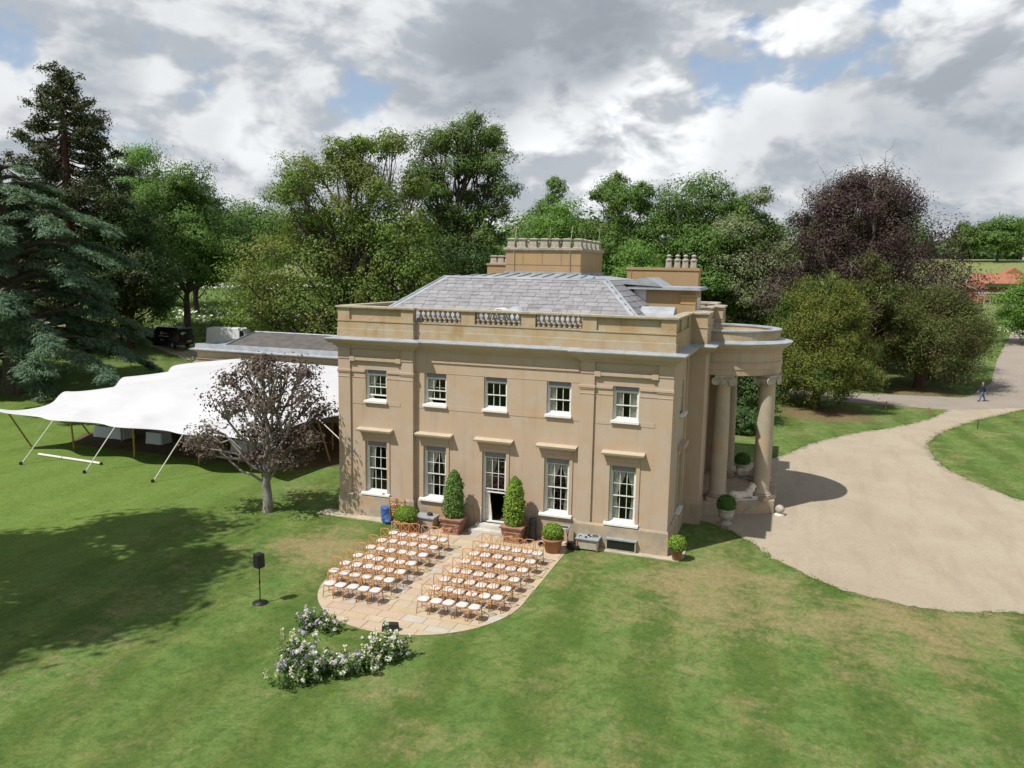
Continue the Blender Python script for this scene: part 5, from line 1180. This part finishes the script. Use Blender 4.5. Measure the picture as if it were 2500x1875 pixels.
def urn(loc, label, seed):
    rg = np.random.default_rng(seed); t = tag(empty('stone_urn', loc), label, 'urn', 'stone urns by the porch')
    MB().lathe([(.30, 0), (.30, .12), (.2, .15), (.17, .24), (.24, .30), (.34, .42), (.36, .62), (.33, .66), (.40, .74), (.41, .80), (.3, .80), (0, .76)], 20).obj('urn', URN, t, True)
    MB().ball((0, 0, 1.02), .38, 14, 9).obj('core', L_BOXD, t, True)
    foliage_shell(rg, ballfn(rg, (.43, .43, .42), (0, 0, 1.02)), 2400, .036, L_BOXD, 'foliage', t)
urn((9.75, 5.1, 0), 'pale stone urn with dark box ball in the shade before the porch', 5)
urn((9.9, 14.6, 0), 'stone urn with dark box ball half hidden behind the porch columns', 6)
def planter(loc, label, seed, lm):
    rg = np.random.default_rng(seed); t = tag(empty('terracotta_planter', loc), label, 'planter', 'pair of cone topiary planters')
    b = MB().frust(0, 0, .0, .06, .40, .40, .40, .40).frust(0, 0, .06, .42, .36, .36, .43, .43).frust(0, 0, .42, .48, .46, .46, .46, .46).frust(0, 0, .48, .62, .43, .43, .46, .46).frust(0, 0, .62, .70, .50, .50, .53, .53).obj('box', TERRA2, t, bevel=.012)
    MB().lathe([(.09, 0), (.09, .03), (.05, .045), (0, .05)], 12).xf(Matrix.Translation((0, -.39, .25)) @ Matrix.Rotation(R(80), 4, 'X')).obj('rosette', TERRA2, b)
    for s in (-1, 1): MB().ball((s * .30, -.39, .36), (.10, .06, .07), 8, 6).ball((s * .34, -.385, .22), (.05, .05, .12), 8, 6).obj('swag', TERRA2, b, True)
    MB().lathe([(.28, .68), (.33, .95), (.31, 1.5), (.22, 2.2), (.10, 2.55), (0, 2.66)], 14).obj('core', L_BOXD, t, True)
    def cone(n):
        h = rg.random(n) ** .85; a = rg.random(n) * 6.283; r__ = np.interp(h, [0, .1, .35, .7, .93, 1], [.34, .42, .41, .34, .19, .04]) * (.86 + .26 * rg.random(n) + .16 * (rg.random(n) > .96)) * (1 + .13 * np.sin(a * 2 + h * 11) * np.cos(h * 17 + a))
        d = np.stack([np.cos(a), np.sin(a), np.full(n, .35)], -1); return np.stack([r__ * np.cos(a), r__ * np.sin(a), .70 + 2.1 * h], -1), d
    foliage_shell(rg, cone, 5200, .045, lm, 'foliage', t)
planter((-1.58, -.72, .021), 'cone topiary in a square terracotta planter left of the garden door', 7, L_TOP)
planter((1.28, -.72, .021), 'cone topiary in a square terracotta planter right of the garden door', 8, L_BOX)
def stonebox(x, y, label, items):
    t = tag(empty('stone_box', (x, y, .04)), label, 'box', 'stone boxes against the house wall')
    MB().box(-.42, .42, -.27, .27, .03, .42).obj('panel', BOXSIDE, t)
    for sx in (-1, 1):
        for sy in (-1, 1): MB().box(sx * .44 - .03, sx * .44 + .03, sy * .28 - .03, sy * .28 + .03, 0, .43).obj('corner_post', BROWNWOOD, t)
    MB().box(-.50, .50, -.34, .34, .432, .50).obj('lid', BOXTOP, t, bevel=.012)
    return t
stonebox(-3.02, -.50, 'stone box with grey lid carrying one black camera bag, left of the topiary', 0)
stonebox(4.55, -.50, 'stone box with grey lid strewn with small black gear, right of the topiary', 0)
b = tag(empty('camera_bag', (-2.88, -.46, .542)), 'small black camera bag on the left stone box', 'bag')
MB().ball((0, 0, .06), (.15, .10, .075), 12, 8).obj('body', BLACK, b, True); MB().tube([(-.1, 0, .1), (0, 0, .17), (.1, 0, .1)], .012, 5).obj('strap', BLACK, b)
for i, (dx, dy, lb) in enumerate([(-.33, -.12, 'black clamp at the left end of the right stone box lid'), (-.08, -.16, 'black adapter at the front of the right stone box lid'), (-.02, .12, 'black radio pack at the back of the right stone box lid'), (.12, -.08, 'black battery beside a white tag on the right stone box lid')]):
    g_ = tag(empty('gear_item', (4.55 + dx, -.50 + dy, .542)), lb, 'equipment', 'gear on the right stone box')
    MB().box(-.05, .05, -.035, .035, 0, .05).obj('body', BLACK, g_, bevel=.01); MB().box(.005, .055, -.06, -.04, 0, .03).obj('clip', WHITE if i in (0, 3) else BLACK, g_)
g_ = tag(empty('coiled_cable', (4.82, -.42, .542)), 'coiled black cable on the right stone box lid', 'cable')
MB().tube([(.11 * math.cos(a), .085 * math.sin(a), .012 + .004 * a) for a in np.linspace(0, 12, 40)], .009, 5).obj('coil', BLACK, g_)
hw_ = tag(empty('cellar_hatch', (5.91, -.28, .035)), 'low framed dark cellar window against the plinth under the last window', 'hatch')
MB().box(-.64, -.59, -.12, .05, 0, .46).box(.59, .64, -.12, .05, 0, .46).box(-.59, .59, -.12, .05, 0, .05).obj('frame', COPE, hw_)
MB().box(-.66, .66, -.15, .06, .46, .52).obj('lid', BOXTOP, hw_); MB().box(-.585, .585, -.09, -.07, .052, .455).obj('pane', CARGLASS, hw_); MB().box(-.585, .585, -.06, .04, .052, .455).obj('dark_well', DARK, hw_)
b = tag(empty('blue_cover', (-5.0, -.68, .035)), 'crumpled blue plastic cover slumped against the plinth', 'cover')
rgb = np.random.default_rng(3); m = MB()
for j, (z, r__, dx) in enumerate([(0, .26, .10), (.10, .30, .09), (.22, .29, .04), (.36, .24, .0), (.50, .235, -.02), (.66, .235, -.03), (.72, .19, -.03), (.735, .0, -.03)]):
    for i in range(18):
        a = i / 18 * 6.283; f = 1 + (.16 if j < 4 else .05) * math.sin(a * 4 + j * 1.3) + rgb.normal() * .02; m.v.append((dx + r__ * f * math.cos(a), r__ * .8 * f * math.sin(a), z))
m.f = [(j * 18 + i, j * 18 + (i + 1) % 18, (j + 1) * 18 + (i + 1) % 18, (j + 1) * 18 + i) for j in range(7) for i in range(18)]; m.obj('sheet', BLUE, b)
MB().ball((.18, -.16, .10), (.2, .16, .11), 10, 7).obj('folds', BLUE, b)
def speaker(t, w, d, h, z):
    o = MB().frust(0, 0, z, z + h, w / 2, d / 2, w / 2 * .96, d / 2 * .92).obj('cabinet', BLACK, t, bevel=.02)
    MB().box(-w * .42, w * .42, -d / 2 - .008, -d / 2 + .02, z + .03, z + h - .04).obj('grille', BLACKG, o)
    return o
t = tag(empty('pole_speaker', (-4.78, -10.2, 0), -.25), 'black loudspeaker on a round-based pole standing on the lawn', 'speaker')
MB().lathe([(.27, 0), (.27, .025), (.05, .04), (.03, .06), (0, .06)], 24).obj('base', BLACK, t, True); MB().tube([(0, 0, .05), (0, 0, 1.32)], .02, 8).tube([(0, 0, .72), (0, 0, .80)], .032, 8).obj('pole', BLACK, t); speaker(t, .30, .28, .50, 1.31)
t = tag(empty('column_speaker', (2.02, -.42, .02), .2), 'tall black speaker cabinet behind the right topiary planter', 'speaker'); speaker(t, .32, .30, .95, 0.02); MB().box(-.2, .2, -.18, .18, 0, .02).obj('foot', BLACK, t)
t = tag(empty('floor_monitor', (.42, -10.38, .018), .3), 'black wedge monitor at the rim of the terrace behind the flowers', 'speaker')
MB().add([(-.26, -.16, 0), (.26, -.16, 0), (.26, .18, 0), (-.26, .18, 0), (-.26, -.10, .24), (.26, -.10, .24), (.26, .0, .27), (-.26, .0, .27)], [(0, 3, 2, 1), (4, 5, 6, 7), (0, 1, 5, 4), (1, 2, 6, 5), (2, 3, 7, 6), (3, 0, 4, 7)]).obj('cabinet', BLACK, t, bevel=.015)
MB().add([(-.23, .006, .262), (.23, .006, .262), (.23, .176, .012), (-.23, .176, .012), (-.23, .016, .268), (.23, .016, .268), (.23, .186, .018), (-.23, .186, .018)], [(4, 5, 6, 7), (0, 1, 5, 4), (2, 3, 7, 6)]).obj('grille', BLACKG, t)
t = tag(empty('mixer_stand', (3.45, -.62, .02)), 'grey sound desk on a stand behind the terracotta pot', 'sound desk')
MB().box(-.30, .30, -.22, .22, .80, .87).obj('desk', mat('grey_panel', (.28, .30, .33), None, 1, .5, .05), t, bevel=.01); MB().box(-.24, .24, -.17, .0, .872, .885).obj('fader_panel', BLACK, t); MB().box(-.22, .2, -.235, -.221, .82, .85).obj('strip', WHITE, t)
for s in (-1, 1): MB().tube([(s * .24, -.16, 0), (s * .2, .16, .79)], .016, 6).tube([(s * .24, .16, 0), (s * .2, -.16, .79)], .016, 6).obj('leg', BLACK, t)
t = tag(empty('open_case', (3.95, -.72, .04)), 'open black flight case with cables on the ground beside the sound desk', 'case')
MB().box(-.26, .26, -.2, .2, 0, .03).box(-.26, -.235, -.2, .2, .03, .15).box(.235, .26, -.2, .2, .03, .15).box(-.235, .235, -.2, -.175, .03, .15).box(-.235, .235, .175, .2, .03, .15).obj('tray', BLACK, t)
MB().tube([(.15 * math.cos(a) * (1 - a / 40), .11 * math.sin(a), .06 + .006 * a) for a in np.linspace(0, 13, 44)], .014, 5).obj('cable', BLACKG, t)
t = tag(empty('jacket_bundle', (2.62, -.95, .021)), 'dark cable bundle on the slabs left of the terracotta pot', 'cables')
MB().tube([((.16 + .03 * math.sin(a * 1.7)) * math.cos(a), .13 * math.sin(a * 1.03), .03 + .006 * a) for a in np.linspace(0, 15, 50)], .018, 5).obj('coil', BLACKG, t)
t = tag(empty('sill_cap', (-5.42, -.2, 1.195)), 'flat pink cap lying on the first window sill', 'cap'); MB().ball((0, 0, .02), (.09, .06, .03), 10, 6).obj('cap', mat('faded_pink', (.45, .33, .30), None, 1, .9, .05), t, True)

# ================================================================ statues and ball by the porch
def lion(loc, rz, label):
    t = tag(empty('lion_statue', loc, rz), label, 'statue', 'pair of stone lions on the porch cheeks'); t.scale = (1.2, 1.2, 1.25)
    MB().box(-.68, .62, -.17, .17, 0, .07).obj('plinth', STATUE, t, bevel=.01)
    m = MB().ball((-.12, 0, .20), (.46, .15, .14), 14, 9).ball((-.42, 0, .20), (.20, .17, .16), 12, 8).ball((.22, 0, .26), (.18, .145, .20), 12, 8).ball((.34, 0, .43), (.15, .135, .17), 12, 8).ball((.38, 0, .55), (.125, .11, .12), 12, 8).ball((.49, 0, .52), (.07, .06, .055), 10, 7)
    for s in (-1, 1):
        m.tube([(.24, s * .10, .20), (.36, s * .11, .11), (.60, s * .11, .10)], [.07, .05, .05], 8); m.tube([(-.42, s * .14, .20), (-.30, s * .17, .12), (-.14, s * .17, .10)], [.1, .07, .05], 8); m.ball((.33, s * .09, .65), .035, 8, 6)
    m.tube([(-.58, 0, .16), (-.68, .06, .10), (-.60, .16, .09), (-.40, .19, .09)], .022, 6)
    o = m.obj('body', STATUE, t, True); r__ = o.modifiers.new('remesh', 'REMESH'); r__.mode = 'VOXEL'; r__.voxel_size = .02; r__.use_smooth_shade = True
lion((10.38, 7.42, .672), math.atan2(1.75, 3.34), 'reclining pale stone lion on the near porch cheek between two columns')
lion((10.38, 11.78, .672), math.atan2(-1.75, 3.34), 'second pale stone lion on the far porch cheek behind the columns')
t = tag(empty('stone_ball', (12.12, 7.7, .008)), 'grey stone ball at the corner of the porch podium', 'stone ball'); MB().ball((0, 0, .30), .22, 18, 12).obj('ball', URN, t, True); MB().lathe([(.24, 0), (.24, .05), (.16, .09), (.16, .12)], 14).obj('foot', STATUE, t)

# ================================================================ flower arrangements
PETW = G('white_petals', (.62, .62, .56), (.78, .77, .72), .25); PETL = G('lilac_petals', (.42, .38, .50), (.58, .54, .62), .25); PETC = G('cream_petals', (.60, .58, .40), (.70, .68, .52), .25)
L_FLW = G('fresh_stem_leaves', (.065, .115, .028), (.120, .175, .055), .25); L_FLD = G('deep_stem_leaves', (.028, .055, .018), (.05, .085, .026), .2)
def arrangement(loc, label, L, W, H, n, seed, rz=0., lil=.35, dense=1.):
    rg = np.random.default_rng(seed); t = tag(empty('flower_arrangement', loc, rz), label, 'flowers', 'ground flower arrangements')
    st_ = MB(); Vl, Vd, Vw, Vp, Vc = [], [], [], [], []
    for i in range(int(n * .8)):
        x, y = rg.uniform(-L / 2, L / 2), rg.normal() * W * .28; h_ = H * (.25 + .85 * rg.random() ** 1.3) * (1 - .3 * abs(2 * x / L) ** 2); lean = np.array([rg.normal() * .18, rg.normal() * .18])
        tipp = np.array([x + lean[0], y + lean[1], h_]); st_.tube([(x * .9, y * .8, 0), (x, y, h_ * .5), tipp], .007, 4, False)
        k_ = int(34 * dense); tt = rg.random(k_); p = np.array([x, y, 0]) + np.stack([lean[0] * tt, lean[1] * tt, h_ * tt * .9], -1) + rg.normal(size=(k_, 3)) * .055
        (Vd if rg.random() < .45 else Vl).append(leaves(rg, p, rg.normal(size=(k_, 3)) + np.array([0, 0, .8]), .06, .4))
        kind = rg.random()
        if kind < .26:      # spires
            k2 = 26; s_ = rg.random(k2); pp_ = tipp + np.stack([rg.normal(size=k2) * .028 + lean[0] * .4 * s_, rg.normal(size=k2) * .028, .26 * s_ - .08], -1)
            (Vp if rg.random() < lil else Vc).append(leaves(rg, pp_, rg.normal(size=(k2, 3)) + np.array([0, -.3, .5]), .034, .8))
        elif kind < .62:    # heads of blossom
            k2 = 34; d = unitv(rg.normal(size=(k2, 3))); r__ = rg.uniform(.055, .11)
            (Vp if rg.random() < lil * .8 else Vw).append(leaves(rg, tipp + d * r__ * np.array([1, 1, .7]), d + rg.normal(size=d.shape) * .3, .032, .85))
    st_.obj('stems', L_FLD, t)
    for nm, VV, mm in (('leaves', Vl, L_FLW), ('deep_leaves', Vd, L_FLD), ('white_blossom', Vw, PETW), ('lilac_blossom', Vp, PETL), ('cream_spires', Vc, PETC)):
        if VV: stuff(link(nm, leaf_mesh(nm, np.concatenate(VV), mm), t))
arrangement((-1.75, -11.15, 0), 'small flower clump beside the terrace rim, white and lilac blossom', 1.25, .7, .62, 60, 1, .35, .6)
arrangement((-.75, -13.9, 0), 'tallest flower clump, white and lilac spires at the left end of the arc', 1.45, 1.0, 1.15, 110, 2, -.9, .4, 1.2)
arrangement((.45, -13.2, 0), 'low leafy middle clump of the flower arc with cream spires', 1.7, .75, .62, 85, 3, .55, .3, 1.3)
arrangement((1.2, -12.0, 0), 'dense rounded clump of white blossom at the right end of the arc', .95, .8, .85, 80, 4, .9, .12, 1.)
t = tag(empty('microphone_stand', (.98, -12.55, 0)), 'thin black stand among the right-hand flowers', 'stand'); MB().tube([(0, 0, 0), (0, 0, .95)], .012, 6).obj('rod', BLACK, t); MB().lathe([(.1, 0), (.1, .015), (0, .02)], 12).obj('base', BLACK, t)

# ================================================================ vans
def van(loc, rz, paint, label, L=5.3, W=1.95, H=2.15, door=False):
    t = tag(empty('delivery_van', loc, rz), label, 'van', 'delivery vans')
    pr = [(-L / 2, .35), (-L / 2, .6), (-L / 2 + .04, 1.2), (-L / 2 + .10, H - .12), (-L / 2 + .25, H), (L / 2 - 2.05, H), (L / 2 - 1.75, H - .08), (L / 2 - 1.05, 1.28), (L / 2 - .25, 1.08), (L / 2 - .05, .9), (L / 2, .6), (L / 2 - .02, .35)]
    m = MB(); n = len(pr); m.v = [(x, -W / 2 * (1 if z < 1.25 else 1 - .09 * (z - 1.25)), z) for x, z in pr] + [(x, W / 2 * (1 if z < 1.25 else 1 - .09 * (z - 1.25)), z) for x, z in pr]
    m.f = [tuple(range(n)), tuple(range(2 * n - 1, n - 1, -1))] + [(i, n + i, n + (i + 1) % n, (i + 1) % n) for i in range(n)]
    o = m.obj('body', paint, t, bevel=.05)
    for x in (-L / 2 + .95, L / 2 - .95):
        for s in (-1, 1):
            w_ = MB().lathe([(.0, -.11), (.31, -.11), (.33, -.06), (.33, .06), (.31, .11), (.0, .11)], 20).xf(Matrix.Translation((x, s * (W / 2 - .10), .33)) @ Matrix.Rotation(R(90), 4, 'X')).obj('wheel', RUB, t)
            MB().lathe([(.0, -.02), (.18, -.02), (.2, 0), (.12, .02), (0, .02)], 14).xf(Matrix.Translation((x, s * (W / 2 + .012), .33)) @ Matrix.Rotation(R(90), 4, 'X')).obj('rim', RIM, w_)
    for s in (-1, 1):
        yy = s * W / 2
        MB().add([(L / 2 - 1.95, yy * 1.002, 1.27), (L / 2 - 1.22, yy * 1.002, 1.27), (L / 2 - 1.62, yy * .965, H - .22), (L / 2 - 1.95, yy * .965, H - .22), (L / 2 - 1.95, yy * .98, 1.27), (L / 2 - 1.22, yy * .98, 1.27), (L / 2 - 1.62, yy * .94, H - .22), (L / 2 - 1.95, yy * .94, H - .22)], [(0, 1, 2, 3), (4, 7, 6, 5), (0, 4, 5, 1), (1, 5, 6, 2), (2, 6, 7, 3), (3, 7, 4, 0)]).obj('side_window', CARGLASS, t)
        MB().box(L / 2 - 1.2, L / 2 - 1.05, yy - .02 if s < 0 else yy - .0, yy + .0 if s < 0 else yy + .02, 1.3, 1.32).box(L / 2 - 1.25, L / 2 - 1.12, min(yy, yy + s * .2), max(yy, yy + s * .2), 1.18, 1.4).obj('wing_mirror', BLACK, t)
        MB().box(-L / 2 - .012, -L / 2 + .03, yy - s * .02 - .05, yy - s * .02 + .03, .95, 1.35).obj('tail_light', REDL, t)
    a = Vector((L / 2 - 1.71, 0, H - .12)); b = Vector((L / 2 - 1.09, 0, 1.30)); nn = Vector((1.2, 0, .9)).normalized() * .02
    MB().add([Vector((b.x, -W * .44, b.z)) + nn, Vector((b.x, W * .44, b.z)) + nn, Vector((a.x, W * .41, a.z)) + nn, Vector((a.x, -W * .41, a.z)) + nn], [(0, 1, 2, 3)]).obj('windscreen', CARGLASS, t)
    MB().box(-L / 2 - .03, -L / 2 - .003, -.02, .02, .55, H - .2).obj('door_seam', BLACKG, t)
    MB().box(-L / 2 - .02, -L / 2 + .02, -.62, -.12, .62, .74).obj('number_plate', YPLATE, t)
    return t
vb = van((-50.2, 34.9, hz(-50.2, 34.9) + .04), math.atan2(.17, -.985), VANB, 'black delivery van with its cab door open, parked under the lime tree')
# its painted lettering: short pale lines on the near side and the rear doors
for z, a, b in ((1.62, -.75, -.25), (1.50, -.75, .35), (1.40, -.75, -.45), (1.20, -.95, .55), (.80, -.75, -.25)): MB().box(min(-a, -b) - .6, max(-a, -b) - .6, .972, .984, z - .028, z + .028).obj('lettering', ROPE, vb)
for z, a, b in ((1.66, .15, .55), (1.56, .05, .65), (1.46, .3, .6), (.74, -.75, -.3)): MB().box(-2.685, -2.665, a, b, z - .025, z + .025).obj('lettering', ROPE, vb)
MB().box(1.35, 1.40, .97, 1.85, .55, 1.35).box(1.36, 1.39, 1.0, 1.8, 1.35, 1.95).obj('open_door', VANB, vb)
van((-44.4, 38.2, hz(-44.4, 38.2) + .06), .32, VANW, 'white high-roofed van behind the felt-roofed wing', 5.6, 2.0, 2.45)

# ================================================================ people
def person(loc, rz, label, top, legs, s=1.0, hairm=HAIR, stride=.26):
    t = tag(empty('person', loc, rz), label, 'person')
    def rem(m, n, mt, vx=.022):
        m.v = [tuple(c * s for c in v) for v in m.v]; o = m.obj(n, mt, t, True); r__ = o.modifiers.new('remesh', 'REMESH'); r__.mode = 'VOXEL'; r__.voxel_size = vx; r__.use_smooth_shade = True; return o
    # forward is +X
    b = MB().ball((.02, 0, 1.66), (.095, .078, .12), 12, 9).tube([(0, 0, 1.40), (.01, 0, 1.56)], .055, 8).tube([(0, 0, .92), (0, 0, 1.2), (-.01, 0, 1.42)], [.13, .13, .15], 10).ball((.115, 0, 1.655), (.022, .018, .025), 6, 5)
    for sd_ in (-1, 1):
        f = sd_ * stride
        b.tube([(0, sd_ * .09, .92), (f * .55, sd_ * .095, .50), (f * .95 - (.10 if f < 0 else 0), sd_ * .095, .09)], [.085, .06, .045], 8); b.tube([(f * .95 - (.12 if f < 0 else .04), sd_ * .095, .04), (f * .95 + .16 - (.1 if f < 0 else 0), sd_ * .10, .035)], .042, 8)
        b.tube([(0, sd_ * .19, 1.40), (-f * .35 - .02, sd_ * .24, 1.14), (-f * .8 + .05, sd_ * .23, .92)], [.055, .045, .035], 8)
        hx, hy, hz__ = -f * .9 + .06, sd_ * .23, .86; b.ball((hx, hy, hz__), (.04, .022, .05), 8, 6)
        for q_ in range(4): b.tube([(hx - .024 + .016 * q_, hy, hz__ - .03), (hx - .02 + .017 * q_, hy, hz__ - .09 + .006 * abs(q_ - 1)), (hx - .008 + .016 * q_, hy - sd_ * .015, hz__ - .115 + .008 * abs(q_ - 1))], .0095, 5)
        b.tube([(hx + .03, hy, hz__ + .01), (hx + .06, hy - sd_ * .01, hz__ - .03), (hx + .062, hy - sd_ * .015, hz__ - .06)], .011, 5)
    rem(b, 'body', SKIN, .018)
    j = MB().tube([(0, 0, .86), (0, 0, 1.1), (-.01, 0, 1.38), (0, 0, 1.47)], [.185, .175, .19, .08], 12)
    for sd_ in (-1, 1):
        f = sd_ * stride; j.tube([(0, sd_ * .15, 1.41), (0, sd_ * .20, 1.38), (-f * .35 - .02, sd_ * .245, 1.14), (-f * .75 + .05, sd_ * .235, .94)], [.08, .075, .062, .05], 8)
    rem(j, 'jacket', top)
    q_ = MB().tube([(0, 0, .82), (0, 0, 1.0)], [.16, .15], 10)
    for sd_ in (-1, 1):
        f = sd_ * stride; q_.tube([(0, sd_ * .085, .93), (f * .55, sd_ * .095, .50), (f * .92 - (.09 if f < 0 else 0), sd_ * .095, .11)], [.105, .078, .062], 8)
    rem(q_, 'trousers', legs)
    for sd_ in (-1, 1):
        f = sd_ * stride; rem(MB().tube([(f * .95 - (.13 if f < 0 else .05), sd_ * .095, .045), (f * .95 + .18 - (.1 if f < 0 else 0), sd_ * .10, .04)], .052, 8), 'shoe', RUB)
    rem(MB().ball((-.012, 0, 1.70), (.10, .086, .105), 12, 8), 'hair', hairm)
    for sd_ in (-1, 1): MB().ball((.105 * s, sd_ * .035 * s, 1.675 * s), .012 * s, 6, 5).obj('eye', BLACK, t)
    MB().ball((.11 * s, 0, 1.605 * s), (.008 * s, .028 * s, .006 * s), 6, 5).obj('mouth', REDL, t)
    return t
pw = person((29.7, 53.4, .02), math.radians(-165), 'man in navy jacket and blue jeans walking along the lane', NAVY, JEAN, 1.05)
person((-55.4, 33.6, hz(-55.4, 33.6) + .03), math.radians(-60), 'person in dark clothes standing by the front of the black van', GREYC, NAVY, 1.0, HAIR, .08)

# ================================================================ farm buildings, stakes
gz = hz(53, 164)
f = tag(empty('farm_building', (0, 0, 0)), 'long red-tiled farm building at the right edge under the far field', 'building')
MB().box(48.5, 58, 163.2, 168.8, gz - .8, 10.4).obj('wall', BRICKR, f)
MB().add([(48.2, 162.8, 10.3), (58.2, 162.8, 10.3), (58.2, 166, 12.7), (48.2, 166, 12.7), (58.2, 169.2, 10.3), (48.2, 169.2, 10.3)], [(0, 1, 2, 3), (3, 2, 4, 5), (0, 3, 5), (1, 4, 2)]).obj('roof', TILER, f)
MB().box(50, 57.5, 162.2, 163.1, 9.8, 10.6).obj('hedge_top', L_DRK, f)
f = tag(empty('gabled_barn', (0, 0, 0)), 'red gabled roof peeping above the long farm building', 'building')
MB().box(55.6, 60, 172, 177, gz, 12.4).obj('wall', BRICKR, f); MB().add([(55.2, 171.6, 12.2), (60.4, 171.6, 12.2), (57.8, 171.6, 14.1), (55.2, 177.4, 12.2), (60.4, 177.4, 12.2), (57.8, 177.4, 14.1)], [(0, 1, 2), (3, 5, 4), (0, 2, 5, 3), (1, 4, 5, 2)]).obj('roof', TILER, f)
f = tag(empty('brick_cottage', (0, 0, 0)), 'small brick gable end beside the white pergola', 'building')
MB().box(46.4, 50, 157, 161, gz - .8, 9.6).obj('wall', BRICKR, f); MB().add([(46.0, 156.6, 9.5), (50.4, 156.6, 9.5), (48.2, 156.6, 11.0), (46.0, 161.4, 9.5), (50.4, 161.4, 9.5), (48.2, 161.4, 11.0)], [(0, 1, 2), (3, 5, 4), (0, 2, 5, 3), (1, 4, 5, 2)]).obj('roof', TILER, f)
f = tag(empty('cream_barn', (0, 0, 0)), 'cream gable with a round vent at the right edge of the picture', 'building')
MB().box(52.8, 60, 150, 156, gz - 1.2, 8.6).add([(52.8, 150, 8.6), (60, 150, 8.6), (56.4, 150, 10.4), (52.8, 156, 8.6), (60, 156, 8.6), (56.4, 156, 10.4)], [(0, 1, 2), (3, 5, 4)]).obj('wall', CREAMW, f)
MB().add([(52.3, 149.7, 8.5), (56.4, 149.7, 10.65), (60.5, 149.7, 8.5), (52.3, 156.3, 8.5), (56.4, 156.3, 10.65), (60.5, 156.3, 8.5)], [(0, 1, 4, 3), (1, 2, 5, 4)]).obj('roof', mat('mossy_green_roof', (.16, .20, .12), (.2, .2, .16), 2, .9, .1), f)
MB().ball((56.4, 149.98, 9.4), (.3, .06, .3), 12, 8).obj('vent', BLACK, f)
f = tag(empty('white_pergola', (0, 0, 0)), 'pale slatted pergola in front of the farm building', 'pergola')
for i in range(6): MB().tube([(47.8 + i * 1.1, 153.5, gz - 1.3), (47.8 + i * 1.1, 153.5, 8.6)], .07, 6).obj('post', GREYRAIL, f)
for z in (8.1, 8.55): MB().box(47.4, 53.7, 153.4, 153.6, z, z + .14).obj('rail', GREYRAIL, f)
for i in range(12): MB().box(47.5 + i * .54, 47.62 + i * .54, 152.6, 154.6, 8.72, 8.86).obj('slat', GREYRAIL, f)
for i, (x, y, lb) in enumerate([(20.4, 44.0, 'thin stake on the grass nearest the golden yew'), (21.2, 38.9, 'thin stake beside the gravel edge, middle of the near lawn'), (23.5, 42.0, 'thin stake close to where gravel meets lane'), (26.3, 37.4, 'dark stake on the edge of the right-hand lawn'), (29.9, 42.4, 'pale stake near the tip of the right-hand lawn')]):
    t = tag(empty('wooden_stake', (x, y, 0)), lb, 'stake', 'stakes along the drive'); MB().tube([(0, 0, -.1), (.02, 0, .75 if i != 3 else .6), (.02, 0, .8)], [.045, .045, .01], 6).obj('shaft', BROWNWOOD if i != 3 else BARK, t)
